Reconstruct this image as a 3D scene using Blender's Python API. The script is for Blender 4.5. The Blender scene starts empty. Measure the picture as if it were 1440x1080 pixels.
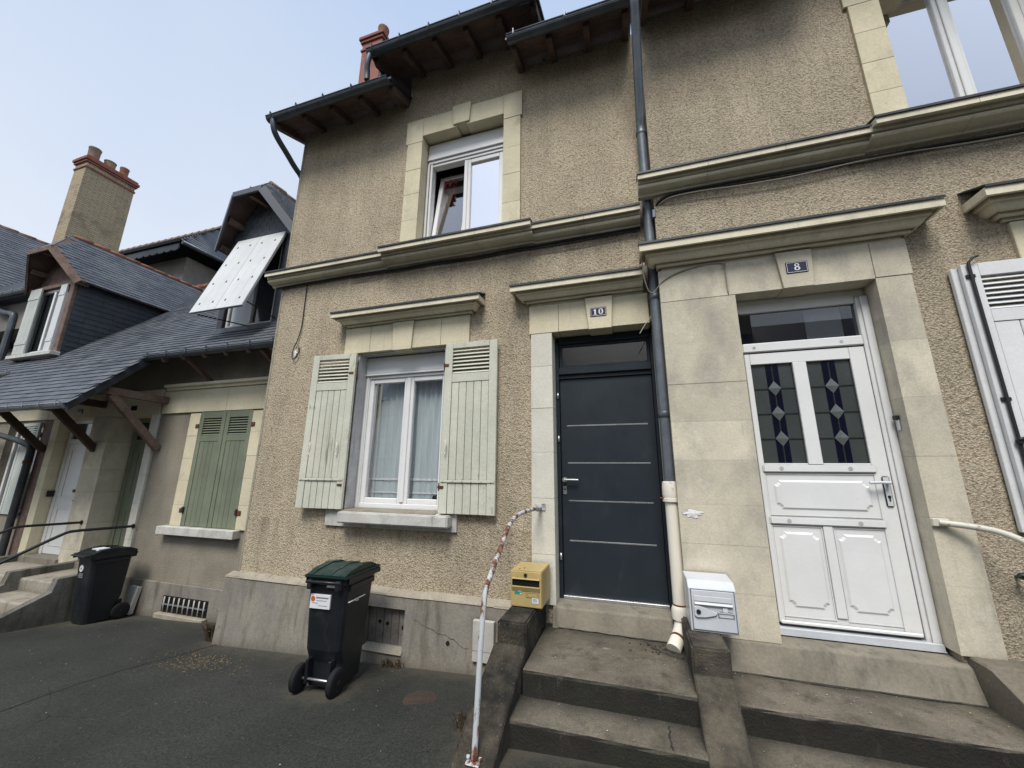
import bpy, bmesh, math, random
from mathutils import Vector, Matrix
random.seed(7)
sc = bpy.context.scene
C = bpy.data.collections.new("street"); sc.collection.children.link(C)
R = math.radians

# ------------------------------------------------------------------ materials
def nodes(name):
    m = bpy.data.materials.new(name); m.use_nodes = True
    nt = m.node_tree; b = nt.nodes['Principled BSDF']
    return m, nt, b
def N(nt, t, **kw):
    n = nt.nodes.new(t)
    for k, v in kw.items():
        if k in n.inputs: n.inputs[k].default_value = v
        else: setattr(n, k, v)
    return n
def coords(nt, kind='Object'):
    return nt.nodes.new('ShaderNodeTexCoord').outputs[kind]
def noise(nt, vec, scale, detail=5, rough=.55, stretch=None):
    if stretch:
        mp = nt.nodes.new('ShaderNodeMapping'); mp.inputs['Scale'].default_value = stretch
        nt.links.new(vec, mp.inputs['Vector']); vec = mp.outputs[0]
    n = N(nt, 'ShaderNodeTexNoise', Scale=scale, Detail=detail, Roughness=rough)
    nt.links.new(vec, n.inputs['Vector']); return n.outputs['Fac']
def ramp(nt, fac, p0, p1, c0=(0,0,0,1), c1=(1,1,1,1)):
    r = nt.nodes.new('ShaderNodeValToRGB'); e = r.color_ramp.elements
    e[0].position, e[1].position = p0, p1; e[0].color, e[1].color = c0, c1
    nt.links.new(fac, r.inputs[0]); return r.outputs[0]
def mixc(nt, fac, a, b, mode='MIX'):
    m = nt.nodes.new('ShaderNodeMix'); m.data_type = 'RGBA'; m.blend_type = mode
    for s, v in ((m.inputs[0], fac), (m.inputs[6], a), (m.inputs[7], b)):
        if isinstance(v, bpy.types.NodeSocket): nt.links.new(v, s)
        elif isinstance(v, (int, float)): s.default_value = v
        else: s.default_value = (*v[:3], 1)
    return m.outputs[2]
def math_(nt, op, a, b=0.0):
    m = nt.nodes.new('ShaderNodeMath'); m.operation = op
    for s, v in ((m.inputs[0], a), (m.inputs[1], b)):
        if isinstance(v, bpy.types.NodeSocket): nt.links.new(v, s)
        else: s.default_value = v
    return m.outputs[0]
def bump(nt, bsdf, h, strength, dist):
    b = nt.nodes.new('ShaderNodeBump'); b.inputs['Strength'].default_value = strength
    b.inputs['Distance'].default_value = dist
    nt.links.new(h, b.inputs['Height']); nt.links.new(b.outputs[0], bsdf.inputs['Normal'])
def grime(nt, v, col, dist, strength, c):  # darker colour in corners and creases, broken up by noise
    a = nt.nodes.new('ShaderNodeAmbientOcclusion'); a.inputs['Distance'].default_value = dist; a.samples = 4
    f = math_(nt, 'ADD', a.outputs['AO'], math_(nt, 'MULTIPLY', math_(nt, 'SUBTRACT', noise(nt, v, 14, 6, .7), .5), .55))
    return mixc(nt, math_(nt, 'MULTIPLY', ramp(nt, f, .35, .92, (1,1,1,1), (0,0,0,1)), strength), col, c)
def basic(name, c1, c2=None, rough=.75, sc_=4, fine=60, fineamt=.15, bmp=.15, bdist=.003, metal=0, island=0, streak=None, lo=.38, hi=.66, spec=.3, ao=None, dust=None):
    m, nt, b = nodes(name)
    v = coords(nt)
    col = mixc(nt, ramp(nt, noise(nt, v, sc_, 7, .62), lo, hi), c1, c2 or c1)
    f = noise(nt, v, fine, 4)
    col = mixc(nt, 1.0, col, ramp(nt, f, .25, .75, (1-fineamt,)*3+(1,), (1+fineamt,)*3+(1,)), 'MULTIPLY')
    if island:
        g = nt.nodes.new('ShaderNodeNewGeometry')
        col = mixc(nt, 1.0, col, ramp(nt, g.outputs['Random Per Island'], 0, 1, (1-island,)*3+(1,), (1+island,)*3+(1,)), 'MULTIPLY')
    if streak:
        s = noise(nt, v, 1.0, 6, .6, (9, 9, 1.1))
        col = mixc(nt, ramp(nt, s, streak[1], streak[2]), col, streak[0])
    if dust:
        dn = ramp(nt, noise(nt, v, 7, 8, .72, (1, 1, .5)), dust[1], dust[2])
        col = mixc(nt, math_(nt, 'MULTIPLY', dn, dust[3]), col, dust[0])
    if ao:
        col = grime(nt, v, col, *ao)
    nt.links.new(col, b.inputs['Base Color'])
    rn = math_(nt, 'ADD', math_(nt, 'MULTIPLY', math_(nt, 'SUBTRACT', noise(nt, v, 3.5, 7, .65), .5), .35), rough)
    nt.links.new(rn, b.inputs['Roughness']); b.inputs['Metallic'].default_value = metal
    b.inputs['Specular IOR Level'].default_value = spec
    if bmp: bump(nt, b, f, bmp, bdist)
    return m
def roughcast(name, c_hi, c_lo, c_stain, bands=()):
    m, nt, b = nodes(name); v = coords(nt)
    wob = noise(nt, v, 6, 3, .5)
    n1 = noise(nt, v, 34, 8, .74); n2 = noise(nt, v, 95, 3, .6)
    vo = N(nt, 'ShaderNodeTexVoronoi', Scale=78.0); vo.feature = 'SMOOTH_F1'; vo.inputs['Randomness'].default_value = 1
    nt.links.new(v, vo.inputs['Vector'])
    g_ = math_(nt, 'ADD', math_(nt, 'MULTIPLY', n1, .62), math_(nt, 'MULTIPLY', n2, .62))
    h = math_(nt, 'SUBTRACT', g_, math_(nt, 'MULTIPLY', vo.outputs['Distance'], .42))
    big = ramp(nt, noise(nt, v, .75, 7, .62), .38, .64)
    base = mixc(nt, big, c_hi, c_lo)
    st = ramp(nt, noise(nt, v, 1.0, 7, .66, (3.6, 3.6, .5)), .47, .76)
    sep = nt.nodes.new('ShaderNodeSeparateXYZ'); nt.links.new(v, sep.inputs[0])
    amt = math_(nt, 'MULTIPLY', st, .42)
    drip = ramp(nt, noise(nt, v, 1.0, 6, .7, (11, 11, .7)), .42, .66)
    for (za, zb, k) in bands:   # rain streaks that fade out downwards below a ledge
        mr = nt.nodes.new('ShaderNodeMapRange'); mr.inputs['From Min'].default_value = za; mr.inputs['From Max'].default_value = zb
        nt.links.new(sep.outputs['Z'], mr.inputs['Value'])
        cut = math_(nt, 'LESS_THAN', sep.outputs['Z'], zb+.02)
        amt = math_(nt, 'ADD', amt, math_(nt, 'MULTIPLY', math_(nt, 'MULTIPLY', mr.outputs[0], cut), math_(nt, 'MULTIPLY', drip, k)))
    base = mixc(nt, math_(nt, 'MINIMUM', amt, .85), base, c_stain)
    rp = ramp(nt, noise(nt, v, .62, 4, .45), .615, .63)
    base = mixc(nt, math_(nt, 'MULTIPLY', rp, .22), base, c_stain)
    lite = ramp(nt, noise(nt, v, 2.1, 6, .6), .60, .74)
    base = mixc(nt, math_(nt, 'MULTIPLY', lite, .35), base, (c_hi[0]*1.2, c_hi[1]*1.2, c_hi[2]*1.22))
    col = mixc(nt, 1.0, base, ramp(nt, h, .22, .58, (.50,.475,.445,1), (1.27,1.27,1.27,1)), 'MULTIPLY')
    pn = noise(nt, v, 190, 2)
    col = mixc(nt, 1.0, col, ramp(nt, pn, .3, .7, (.80,.80,.79,1), (1.22,1.22,1.21,1)), 'MULTIPLY')
    nt.links.new(col, b.inputs['Base Color']); b.inputs['Roughness'].default_value = .95
    b.inputs['Specular IOR Level'].default_value = .12
    hs = math_(nt, 'MULTIPLY', h, math_(nt, 'ADD', .65, math_(nt, 'MULTIPLY', wob, .7)))
    bump(nt, b, hs, 1.0, .019)
    return m
def stonemat(name, c1, c2, grime_, gl=.52, gh=.8, island=.06, und=.16):
    m, nt, b = nodes(name); v = coords(nt)
    col = mixc(nt, ramp(nt, noise(nt, v, 2.2, 7, .65), .35, .68), c1, c2)
    g = nt.nodes.new('ShaderNodeNewGeometry')
    col = mixc(nt, 1.0, col, ramp(nt, g.outputs['Random Per Island'], 0, 1, (1-island,)*3+(1,), (1+island,)*3+(1,)), 'MULTIPLY')
    col = mixc(nt, ramp(nt, noise(nt, v, 1.5, 8, .7, (1.6,1.6,1)), gl, gh), col, grime_)
    spots = ramp(nt, noise(nt, v, 26, 3, .7), .66, .76)
    col = mixc(nt, math_(nt, 'MULTIPLY', spots, .5), col, (grime_[0]*.7, grime_[1]*.68, grime_[2]*.62))
    # undersides and downward arrises take a darker tone
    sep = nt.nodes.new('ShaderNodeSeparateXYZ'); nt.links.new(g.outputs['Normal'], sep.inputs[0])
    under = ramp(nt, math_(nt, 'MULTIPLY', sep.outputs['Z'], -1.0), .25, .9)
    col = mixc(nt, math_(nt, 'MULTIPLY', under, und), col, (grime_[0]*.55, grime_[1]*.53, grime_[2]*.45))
    pale = ramp(nt, noise(nt, v, 3.3, 8, .72, (1, 1, 1.5)), .56, .66)
    col = mixc(nt, math_(nt, 'MULTIPLY', pale, .40), col, (c1[0]*1.16, c1[1]*1.16, c1[2]*1.22))
    drip = ramp(nt, noise(nt, v, 1.0, 7, .7, (14, 14, 1.2)), .60, .74)
    col = mixc(nt, math_(nt, 'MULTIPLY', drip, .35), col, (grime_[0]*.8, grime_[1]*.8, grime_[2]*.78))
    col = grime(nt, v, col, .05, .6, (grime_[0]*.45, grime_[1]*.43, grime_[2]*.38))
    f = noise(nt, v, 90, 5, .65)
    pit = ramp(nt, noise(nt, v, 48, 3, .75), .68, .74)
    col = mixc(nt, math_(nt, 'MULTIPLY', pit, .5), col, (grime_[0]*.6, grime_[1]*.58, grime_[2]*.5))
    col = mixc(nt, 1.0, col, ramp(nt, f, .3, .7, (.88,.88,.87,1), (1.10,1.10,1.10,1)), 'MULTIPLY')
    nt.links.new(col, b.inputs['Base Color']); b.inputs['Roughness'].default_value = .85
    b.inputs['Specular IOR Level'].default_value = .2
    bump(nt, b, math_(nt, 'SUBTRACT', f, pit), .35, .005)
    return m
def concrete_steps(name):
    m, nt, b = nodes(name); v = coords(nt)
    g = nt.nodes.new('ShaderNodeNewGeometry'); sep = nt.nodes.new('ShaderNodeSeparateXYZ')
    nt.links.new(g.outputs['Normal'], sep.inputs[0])
    n1 = noise(nt, v, 6, 9, .72); n2 = noise(nt, v, 2.3, 6, .6); fn = noise(nt, v, 80, 5, .7)
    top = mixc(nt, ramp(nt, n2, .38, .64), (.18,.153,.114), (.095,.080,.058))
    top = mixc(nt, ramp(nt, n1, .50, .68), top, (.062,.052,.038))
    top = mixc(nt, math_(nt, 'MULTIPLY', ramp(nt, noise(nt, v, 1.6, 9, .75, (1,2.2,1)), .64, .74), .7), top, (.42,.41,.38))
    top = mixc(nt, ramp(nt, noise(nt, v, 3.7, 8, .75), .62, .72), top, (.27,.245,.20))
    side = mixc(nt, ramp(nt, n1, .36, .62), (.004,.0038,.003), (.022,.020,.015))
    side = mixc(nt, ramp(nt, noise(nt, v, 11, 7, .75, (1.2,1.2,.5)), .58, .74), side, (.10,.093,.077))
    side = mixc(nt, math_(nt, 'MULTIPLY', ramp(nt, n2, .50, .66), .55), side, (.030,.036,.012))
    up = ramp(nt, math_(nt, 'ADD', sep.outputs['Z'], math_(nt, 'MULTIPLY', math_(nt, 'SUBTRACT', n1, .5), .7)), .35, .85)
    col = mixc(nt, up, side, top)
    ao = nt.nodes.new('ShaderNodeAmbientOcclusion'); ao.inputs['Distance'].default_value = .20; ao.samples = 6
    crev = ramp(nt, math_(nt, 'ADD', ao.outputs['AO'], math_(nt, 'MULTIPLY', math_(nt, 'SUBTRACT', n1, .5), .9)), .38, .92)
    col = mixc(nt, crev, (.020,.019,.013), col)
    vo = N(nt, 'ShaderNodeTexVoronoi', Scale=60.0); nt.links.new(v, vo.inputs['Vector'])
    col = mixc(nt, math_(nt, 'MULTIPLY', ramp(nt, vo.outputs['Distance'], .08, .16, (1,1,1,1), (0,0,0,1)), math_(nt, 'MULTIPLY', up, .45)), col, (.33,.31,.27))
    col = mixc(nt, 1.0, col, ramp(nt, fn, .3, .7, (.68,.68,.68,1), (1.32,1.32,1.32,1)), 'MULTIPLY')
    nt.links.new(col, b.inputs['Base Color']); b.inputs['Roughness'].default_value = .85
    bump(nt, b, math_(nt, 'ADD', fn, math_(nt, 'MULTIPLY', n1, 2.0)), .6, .012)
    return m
def wallstone_dirty(name, hi, lo, dark, th0=.42, th1=.62):
    m, nt, b = nodes(name); v = coords(nt)
    n1 = noise(nt, v, 4, 8, .7); fn = noise(nt, v, 65, 5, .7)
    col = mixc(nt, ramp(nt, noise(nt, v, 1.6, 6, .6), .35, .65), hi, lo)
    col = mixc(nt, ramp(nt, n1, th0, th1), col, dark)
    col = mixc(nt, ramp(nt, noise(nt, v, 55, 3, .8), .66, .72), col, (.36,.35,.3))
    col = mixc(nt, 1.0, col, ramp(nt, fn, .3, .7, (.7,.7,.7,1), (1.25,1.25,1.22,1)), 'MULTIPLY')
    nt.links.new(col, b.inputs['Base Color']); b.inputs['Roughness'].default_value = .9
    bump(nt, b, math_(nt, 'ADD', math_(nt, 'MULTIPLY', fn, 1.6), n1), .8, .012)
    return m
def slatemat(name, c, c2, var=.35):
    m, nt, b = nodes(name); v = coords(nt)
    g = nt.nodes.new('ShaderNodeNewGeometry')
    col = mixc(nt, g.outputs['Random Per Island'], c, c2)
    n1 = noise(nt, v, 1.4, 7, .65)
    col = mixc(nt, ramp(nt, n1, .5, .75), col, (c2[0]*1.35, c2[1]*1.35, c2[2]*1.25))
    col = mixc(nt, ramp(nt, noise(nt, v, 3.5, 6, .7), .62, .74), col, (.018,.018,.018))
    nt.links.new(col, b.inputs['Base Color'])
    nt.links.new(ramp(nt, g.outputs['Random Per Island'], 0, 1, (.42,)*3+(1,), (.62,)*3+(1,)), b.inputs['Roughness'])
    b.inputs['Specular IOR Level'].default_value = .45
    bump(nt, b, noise(nt, v, 45, 4), .2, .004)
    return m
def brickmat(name, c1, c2, mortar, bw, bh, swap='XZ'):
    m, nt, b = nodes(name); v = coords(nt)
    sep = nt.nodes.new('ShaderNodeSeparateXYZ'); nt.links.new(v, sep.inputs[0])
    g = nt.nodes.new('ShaderNodeNewGeometry'); sn = nt.nodes.new('ShaderNodeSeparateXYZ'); nt.links.new(g.outputs['Normal'], sn.inputs[0])
    cb = nt.nodes.new('ShaderNodeCombineXYZ')
    nt.links.new(math_(nt, 'ADD', sep.outputs['X'], sep.outputs['Y']), cb.inputs[0]); nt.links.new(sep.outputs['Z'], cb.inputs[1])
    br = N(nt, 'ShaderNodeTexBrick', Scale=1.0); nt.links.new(cb.outputs[0], br.inputs['Vector'])
    br.inputs['Color1'].default_value = (*c1, 1); br.inputs['Color2'].default_value = (*c2, 1); br.inputs['Mortar'].default_value = (*mortar, 1)
    br.inputs['Mortar Size'].default_value = .007; br.inputs['Brick Width'].default_value = bw; br.inputs['Row Height'].default_value = bh
    br.inputs['Bias'].default_value = -.2
    col = mixc(nt, ramp(nt, noise(nt, v, 2.5, 7, .65), .52, .72), br.outputs['Color'], (c1[0]*.35, c1[1]*.37, c1[2]*.38))
    nt.links.new(col, b.inputs['Base Color']); b.inputs['Roughness'].default_value = .9
    bump(nt, b, math_(nt, 'SUBTRACT', noise(nt, v, 40), br.outputs['Fac']), .6, .006)
    return m
def glassmat(name, tint=(.8,.85,.85), rough=.0, refl=1.0):
    m, nt, b = nodes(name); nt.nodes.remove(b)
    out = nt.nodes['Material Output']
    fr = N(nt, 'ShaderNodeFresnel', IOR=1.65)
    gl = nt.nodes.new('ShaderNodeBsdfGlossy'); gl.inputs['Roughness'].default_value = rough; gl.inputs['Color'].default_value = (1,.98,.985,1)
    tr = nt.nodes.new('ShaderNodeBsdfTransparent'); tr.inputs['Color'].default_value = (*tint, 1)
    mx = nt.nodes.new('ShaderNodeMixShader')
    nt.links.new(math_(nt, 'MINIMUM', math_(nt, 'MULTIPLY', fr.outputs[0], refl), 1.0), mx.inputs[0])
    nt.links.new(tr.outputs[0], mx.inputs[1]); nt.links.new(gl.outputs[0], mx.inputs[2]); nt.links.new(mx.outputs[0], out.inputs['Surface'])
    return m
def clothmat(name, c, trans=.35):
    m, nt, b = nodes(name); nt.nodes.remove(b); out = nt.nodes['Material Output']
    d = nt.nodes.new('ShaderNodeBsdfDiffuse'); d.inputs['Color'].default_value = (*c, 1)
    t = nt.nodes.new('ShaderNodeBsdfTransparent')
    mx = nt.nodes.new('ShaderNodeMixShader'); mx.inputs[0].default_value = trans
    nt.links.new(d.outputs[0], mx.inputs[1]); nt.links.new(t.outputs[0], mx.inputs[2]); nt.links.new(mx.outputs[0], out.inputs['Surface'])
    return m
def asphalt():
    m, nt, b = nodes('asphalt'); v = coords(nt)
    col = mixc(nt, ramp(nt, noise(nt, v, .7, 8, .65), .36, .66), (.023,.0245,.0215), (.039,.040,.035))
    col = mixc(nt, ramp(nt, noise(nt, v, 1.0, 7, .7, (.5,1.6,1)), .55, .75), col, (.022,.023,.021))
    sp = noise(nt, v, 70, 6, .8)
    col = mixc(nt, 1.0, col, ramp(nt, sp, .32, .68, (.25,.25,.25,1), (2.0,2.0,1.95,1)), 'MULTIPLY')
    for sc2, hi_, c_ in ((42.0, .13, (.20,.195,.175)), (23.0, .06, (.26,.25,.22))):
        vo = N(nt, 'ShaderNodeTexVoronoi', Scale=sc2); nt.links.new(v, vo.inputs['Vector'])
        gate = ramp(nt, noise(nt, v, 9, 5, .7), .48, .60)
        col = mixc(nt, math_(nt, 'MULTIPLY', ramp(nt, vo.outputs['Distance'], hi_*.5, hi_, (1,1,1,1), (0,0,0,1)), gate), col, c_)
    # hairline cracks
    wv = N(nt, 'ShaderNodeTexNoise', Scale=2.2, Detail=6.0); nt.links.new(v, wv.inputs['Vector'])
    mv = mixc(nt, .22, v, wv.outputs['Color'])
    vc = N(nt, 'ShaderNodeTexVoronoi', Scale=1.15); vc.feature = 'DISTANCE_TO_EDGE'; nt.links.new(mv, vc.inputs['Vector'])
    ck = math_(nt, 'MULTIPLY', ramp(nt, vc.outputs['Distance'], .0015, .005, (1,1,1,1), (0,0,0,1)), ramp(nt, noise(nt, v, .9, 4, .6), .46, .62))
    col = mixc(nt, math_(nt, 'MULTIPLY', ck, .6), col, (.010,.010,.009))
    # dust and soil gather against the wall foot
    ao = nt.nodes.new('ShaderNodeAmbientOcclusion'); ao.inputs['Distance'].default_value = .35; ao.samples = 5
    f = math_(nt, 'ADD', ao.outputs['AO'], math_(nt, 'MULTIPLY', math_(nt, 'SUBTRACT', noise(nt, v, 8, 7, .75), .5), 1.0))
    col = mixc(nt, math_(nt, 'MULTIPLY', ramp(nt, f, .45, .85, (1,1,1,1), (0,0,0,1)), .7), col, (.095,.083,.06))
    nt.links.new(col, b.inputs['Base Color']); b.inputs['Roughness'].default_value = .85
    b.inputs['Specular IOR Level'].default_value = .3
    bump(nt, b, math_(nt, 'SUBTRACT', sp, ck), .8, .007)
    return m
def chipped(name, paint, rust, lo, hi, rough=.5, sc_=18, stretch=(1,1,.35)):
    m, nt, b = nodes(name); v = coords(nt)
    f = ramp(nt, noise(nt, v, sc_, 7, .7, stretch), lo, hi)
    r2 = mixc(nt, ramp(nt, noise(nt, v, 40, 4), .4, .6), rust, (rust[0]*.4, rust[1]*.35, rust[2]*.35))
    nt.links.new(mixc(nt, f, paint, r2), b.inputs['Base Color']); b.inputs['Roughness'].default_value = rough
    bump(nt, b, f, .3, -.002)
    return m

MT = {}
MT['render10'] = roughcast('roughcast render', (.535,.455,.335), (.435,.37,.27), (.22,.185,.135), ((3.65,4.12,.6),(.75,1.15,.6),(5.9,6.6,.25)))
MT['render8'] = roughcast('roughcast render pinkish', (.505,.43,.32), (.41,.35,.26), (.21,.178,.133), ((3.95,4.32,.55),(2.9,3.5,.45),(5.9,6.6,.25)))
MT['renderL'] = basic('smooth old render', (.29,.26,.205), (.225,.20,.155), .95, 2.2, 60, .28, .7, .01, streak=((.20,.18,.15), .56, .78))
MT['renderfar'] = basic('grey old render', (.17,.16,.145), (.24,.22,.19), .95, 1.5, 30, .2, .5, .01)
MT['plinth'] = basic('cement plinth', (.215,.20,.175), (.285,.258,.21), .9, 1.9, 50, .15, .45, .006, streak=((.11,.095,.07), .53, .74), ao=(.12,.7,(.085,.07,.05)), dust=((.13,.115,.09),.50,.70,.6))
MT['plinth_edge'] = basic('crumbled cement edge', (.36,.32,.25), (.27,.24,.19), .95, 8, 60, .2, .6, .008)
MT['tuffeau'] = stonemat('cream limestone', (.70,.635,.455), (.59,.53,.38), (.36,.325,.245), .56, .85)
MT['tuffeau8'] = stonemat('weathered limestone', (.66,.60,.465), (.55,.50,.395), (.34,.315,.27), .47, .74, .09)
MT['cornice'] = stonemat('cornice limestone', (.80,.735,.565), (.70,.64,.485), (.42,.38,.30), .5, .82, .04, .05)
MT['whitestone'] = stonemat('white painted stone', (.70,.675,.58), (.61,.585,.495), (.36,.35,.31), .6, .85, .03)
MT['reveal'] = basic('chipped white reveal paint', (.50,.50,.50), (.38,.38,.38), .8, 5, 60, .1, .3, .003, streak=((.24,.235,.22), .6, .75))
MT['lead'] = basic('dark zinc capping', (.045,.048,.052), (.075,.078,.08), .5, 5, 80, .2, .2, .002, metal=.3)
MT['zinc'] = basic('zinc gutter', (.12,.135,.15), (.085,.095,.105), .45, 6, 60, .12, .1, .002, metal=.55)
MT['zinc_light'] = basic('bright zinc', (.36,.38,.39), (.24,.26,.27), .4, 6, 60, .1, .1, .002, metal=.5)
MT['pipe'] = basic('painted zinc pipe', (.16,.18,.20), (.12,.135,.15), .45, 5, 60, .12, .1, .002, metal=.35, streak=((.05,.055,.06), .58, .75))
MT['castpipe'] = chipped('cream cast iron pipe', (.80,.75,.64), (.20,.09,.04), .62, .70, .6, 9, (1,1,.5))
MT['rust'] = basic('rust', (.16,.06,.025), (.07,.035,.02), .9, 12, 60, .3, .5, .003)
MT['wood_dark'] = basic('dark brown eaves timber', (.085,.055,.04), (.05,.034,.027), .85, 5, 40, .3, .4, .004, island=.25)
MT['wood_red'] = basic('faded red brown timber', (.15,.098,.08), (.10,.068,.056), .8, 4, 40, .25, .4, .004, island=.15)
MT['wood_post'] = basic('weathered pink timber', (.21,.145,.115), (.12,.085,.07), .85, 6, 40, .25, .4, .004)
MT['slate'] = slatemat('slate', (.055,.062,.075), (.10,.11,.125))
MT['slate_dark'] = slatemat('dark slate cladding', (.022,.027,.036), (.038,.044,.055))
MT['ridge'] = basic('terracotta ridge tile', (.33,.135,.085), (.17,.10,.075), .85, 8, 50, .2, .3, .004, island=.2)
MT['terracotta'] = basic('terracotta pot', (.36,.17,.10), (.24,.13,.09), .85, 6, 50, .15, .2, .003)
MT['pot_grey'] = basic('weathered clay pot', (.30,.22,.155), (.20,.16,.125), .85, 6, 50, .15, .2, .003)
MT['redbrick'] = brickmat('red brick', (.34,.12,.08), (.26,.10,.07), (.20,.15,.12), .2, .065)
MT['tanbrick'] = brickmat('buff brick', (.42,.34,.215), (.34,.275,.18), (.23,.19,.13), .22, .052)
MT['redcourse'] = basic('red brick course', (.27,.10,.07), (.18,.08,.06), .9, 9, 50, .25, .4, .004)
MT['pvc'] = basic('white pvc', (.79,.79,.775), (.74,.74,.725), .35, 3, 40, .02, 0, spec=.5, ao=(.03,.55,(.22,.21,.19)))
MT['pvc_dirty'] = basic('white pvc with grime', (.74,.75,.75), (.60,.60,.57), .45, 4, 40, .05, 0)
MT['seam'] = basic('dark joint', (.03,.03,.03), None, .9)
MT['anthracite'] = basic('anthracite door', (.021,.029,.037), (.017,.024,.031), .38, 1.2, 300, .08, .05, .001, spec=.5, ao=(.06,.5,(.012,.014,.016)), dust=((.07,.075,.08),.56,.78,.35))
MT['anth_frame'] = basic('anthracite frame', (.016,.023,.030), None, .45, dust=((.08,.08,.075),.56,.74,.4))
MT['alu'] = basic('brushed aluminium', (.62,.63,.64), (.5,.51,.52), .3, 5, 60, .05, 0, metal=.8)
MT['shutter'] = basic('flaking pale green shutter paint', (.60,.60,.495), (.51,.515,.42), .65, 3, 50, .09, .25, .002, island=.05, streak=((.27,.25,.18), .62, .72), ao=(.03,.75,(.16,.145,.10)), dust=((.30,.27,.20),.60,.68,.7))
MT['shutter_white'] = basic('white shutter paint', (.64,.655,.65), (.58,.595,.59), .5, 3, 50, .04, .1, .002, island=.03, ao=(.03,.45,(.25,.25,.24)))
MT['shutter_bright'] = basic('bright white shutter paint', (.76,.765,.76), (.69,.695,.69), .5, 3, 50, .05, .1, .002, island=.03, ao=(.03,.6,(.2,.2,.19)))
MT['shutter_green'] = basic('sage green shutter paint', (.185,.21,.145), (.15,.17,.12), .6, 3, 50, .08, .15, .002, island=.07, ao=(.03,.6,(.06,.065,.045)))
MT['shutter_pale'] = basic('pale grey shutter paint', (.50,.53,.49), (.42,.45,.42), .6, 3, 50, .06, .15, .002, island=.05)
MT['greendoor'] = basic('dull green door paint', (.22,.245,.17), (.19,.21,.145), .6, 3, 50, .06, .1, .002)
MT['glass'] = glassmat('window glass', (.82,.86,.86), 0, 1.0)
MT['glass_hi'] = glassmat('coated window glass', (.72,.76,.8), 0, 9.0)
MT['glass_up'] = glassmat('upstairs glass', (.85,.88,.9), 0, 4.5)
MT['glass_mid'] = glassmat('transom glass', (.7,.76,.75), 0, 1.7)
MT['glass_dark'] = basic('dark glass', (.025,.032,.033), (.018,.023,.024), .06, 3, 40, .02, 0, spec=.8)
MT['glass_tinted'] = basic('grey green obscured glass', (.055,.062,.060), (.044,.051,.049), .22, 3, 40, .04, .1, .001, spec=.7)
MT['glass_blue'] = basic('dark blue stained glass', (.004,.005,.016), None, .15, spec=.4)
MT['glass_bevel'] = basic('bevelled clear glass', (.10,.115,.11), None, .15, spec=.6)
MT['roomdark'] = basic('dark room', (.03,.028,.026), None, .95)
MT['net'] = clothmat('white net curtain', (.85,.89,.92), .22)
MT['net_dense'] = clothmat('pale pink white curtain', (.95,.88,.93), .0)
MT['blind'] = clothmat('white roller blind', (.88,.92,.93), .0)
MT['redcurtain'] = basic('dark red curtain', (.42,.07,.06), (.30,.05,.045), .9, 3, 50, .1)
MT['steps'] = concrete_steps('worn concrete steps')
MT['steps_left'] = basic('pale worn concrete', (.34,.31,.25), (.25,.225,.18), .9, 4, 60, .2, .4, .006, streak=((.12,.11,.085), .58, .74), ao=(.12,.6,(.07,.06,.045)))
MT['sill_conc'] = basic('concrete doorstep', (.25,.225,.175), (.18,.16,.125), .9, 4, 60, .15, .35, .005, streak=((.12,.108,.085), .55, .72))
MT['whitesill'] = basic('flaking white sill', (.58,.57,.53), (.42,.41,.37), .8, 6, 60, .12, .4, .004, streak=((.22,.21,.18), .62, .74))
MT['sidewall'] = wallstone_dirty('blackened side wall', (.10,.083,.058), (.058,.048,.034), (.014,.0125,.009), .34, .56)
MT['sidewall2'] = wallstone_dirty('lichened side wall', (.14,.118,.085), (.09,.076,.055), (.022,.019,.015), .38, .60)
MT['sidewallR'] = basic('grey brown cement wall', (.17,.15,.115), (.10,.088,.068), .9, 3, 55, .2, .5, .006)
MT['grimy'] = basic('grey cement side wall', (.20,.19,.165), (.11,.105,.085), .95, 2.5, 55, .2, .5, .006, streak=((.045,.05,.03), .5, .7))
MT['asphalt'] = asphalt()
MT['binblack'] = basic('black bin plastic', (.009,.011,.014), (.014,.016,.019), .42, 3, 150, .15, .12, .001, spec=.4, dust=((.06,.06,.055),.56,.76,.5))
MT['bingreen'] = basic('dark green bin lid', (.008,.028,.022), (.006,.020,.017), .38, 3, 150, .15, .12, .001, spec=.45, dust=((.09,.10,.09),.52,.72,.6))
MT['rubber'] = basic('rubber', (.011,.011,.012), None, .8)
MT['label'] = basic('white label', (.72,.74,.75), (.66,.68,.69), .5, 8, 60, .03, 0)
MT['ink'] = basic('grey ink', (.16,.17,.19), None, .7)
MT['orange'] = basic('orange ink', (.55,.11,.03), None, .6)
MT['teal'] = basic('teal ink', (.02,.30,.23), None, .6)
MT['mailyellow'] = basic('beige mailbox enamel', (.53,.40,.165), (.46,.35,.15), .45, 3, 50, .05, .05, .001, streak=((.30,.21,.09), .64, .8), ao=(.03,.6,(.16,.11,.05)))
MT['mailwhite'] = basic('white mailbox enamel', (.62,.64,.66), (.54,.56,.58), .35, 4, 50, .04, 0, ao=(.03,.6,(.18,.18,.17)))
MT['black'] = basic('black', (.006,.006,.006), None, .6)
MT['blackiron'] = basic('black painted iron', (.016,.017,.018), None, .5, spec=.4)
MT['railold'] = chipped('flaking white handrail', (.50,.52,.53), (.21,.075,.03), .50, .56, .55, 16, (1,1,.3))
MT['railrust'] = chipped('rusty handrail', (.48,.49,.48), (.20,.075,.035), .44, .52, .7, 14, (1,1,.3))
MT['railcream'] = chipped('cream handrail', (.60,.57,.49), (.33,.20,.10), .58, .66, .5, 22, (1,1,1))
MT['cable'] = basic('black cable', (.012,.012,.013), None, .6)
MT['cable_grey'] = basic('beige cable', (.33,.30,.25), None, .6)
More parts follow.
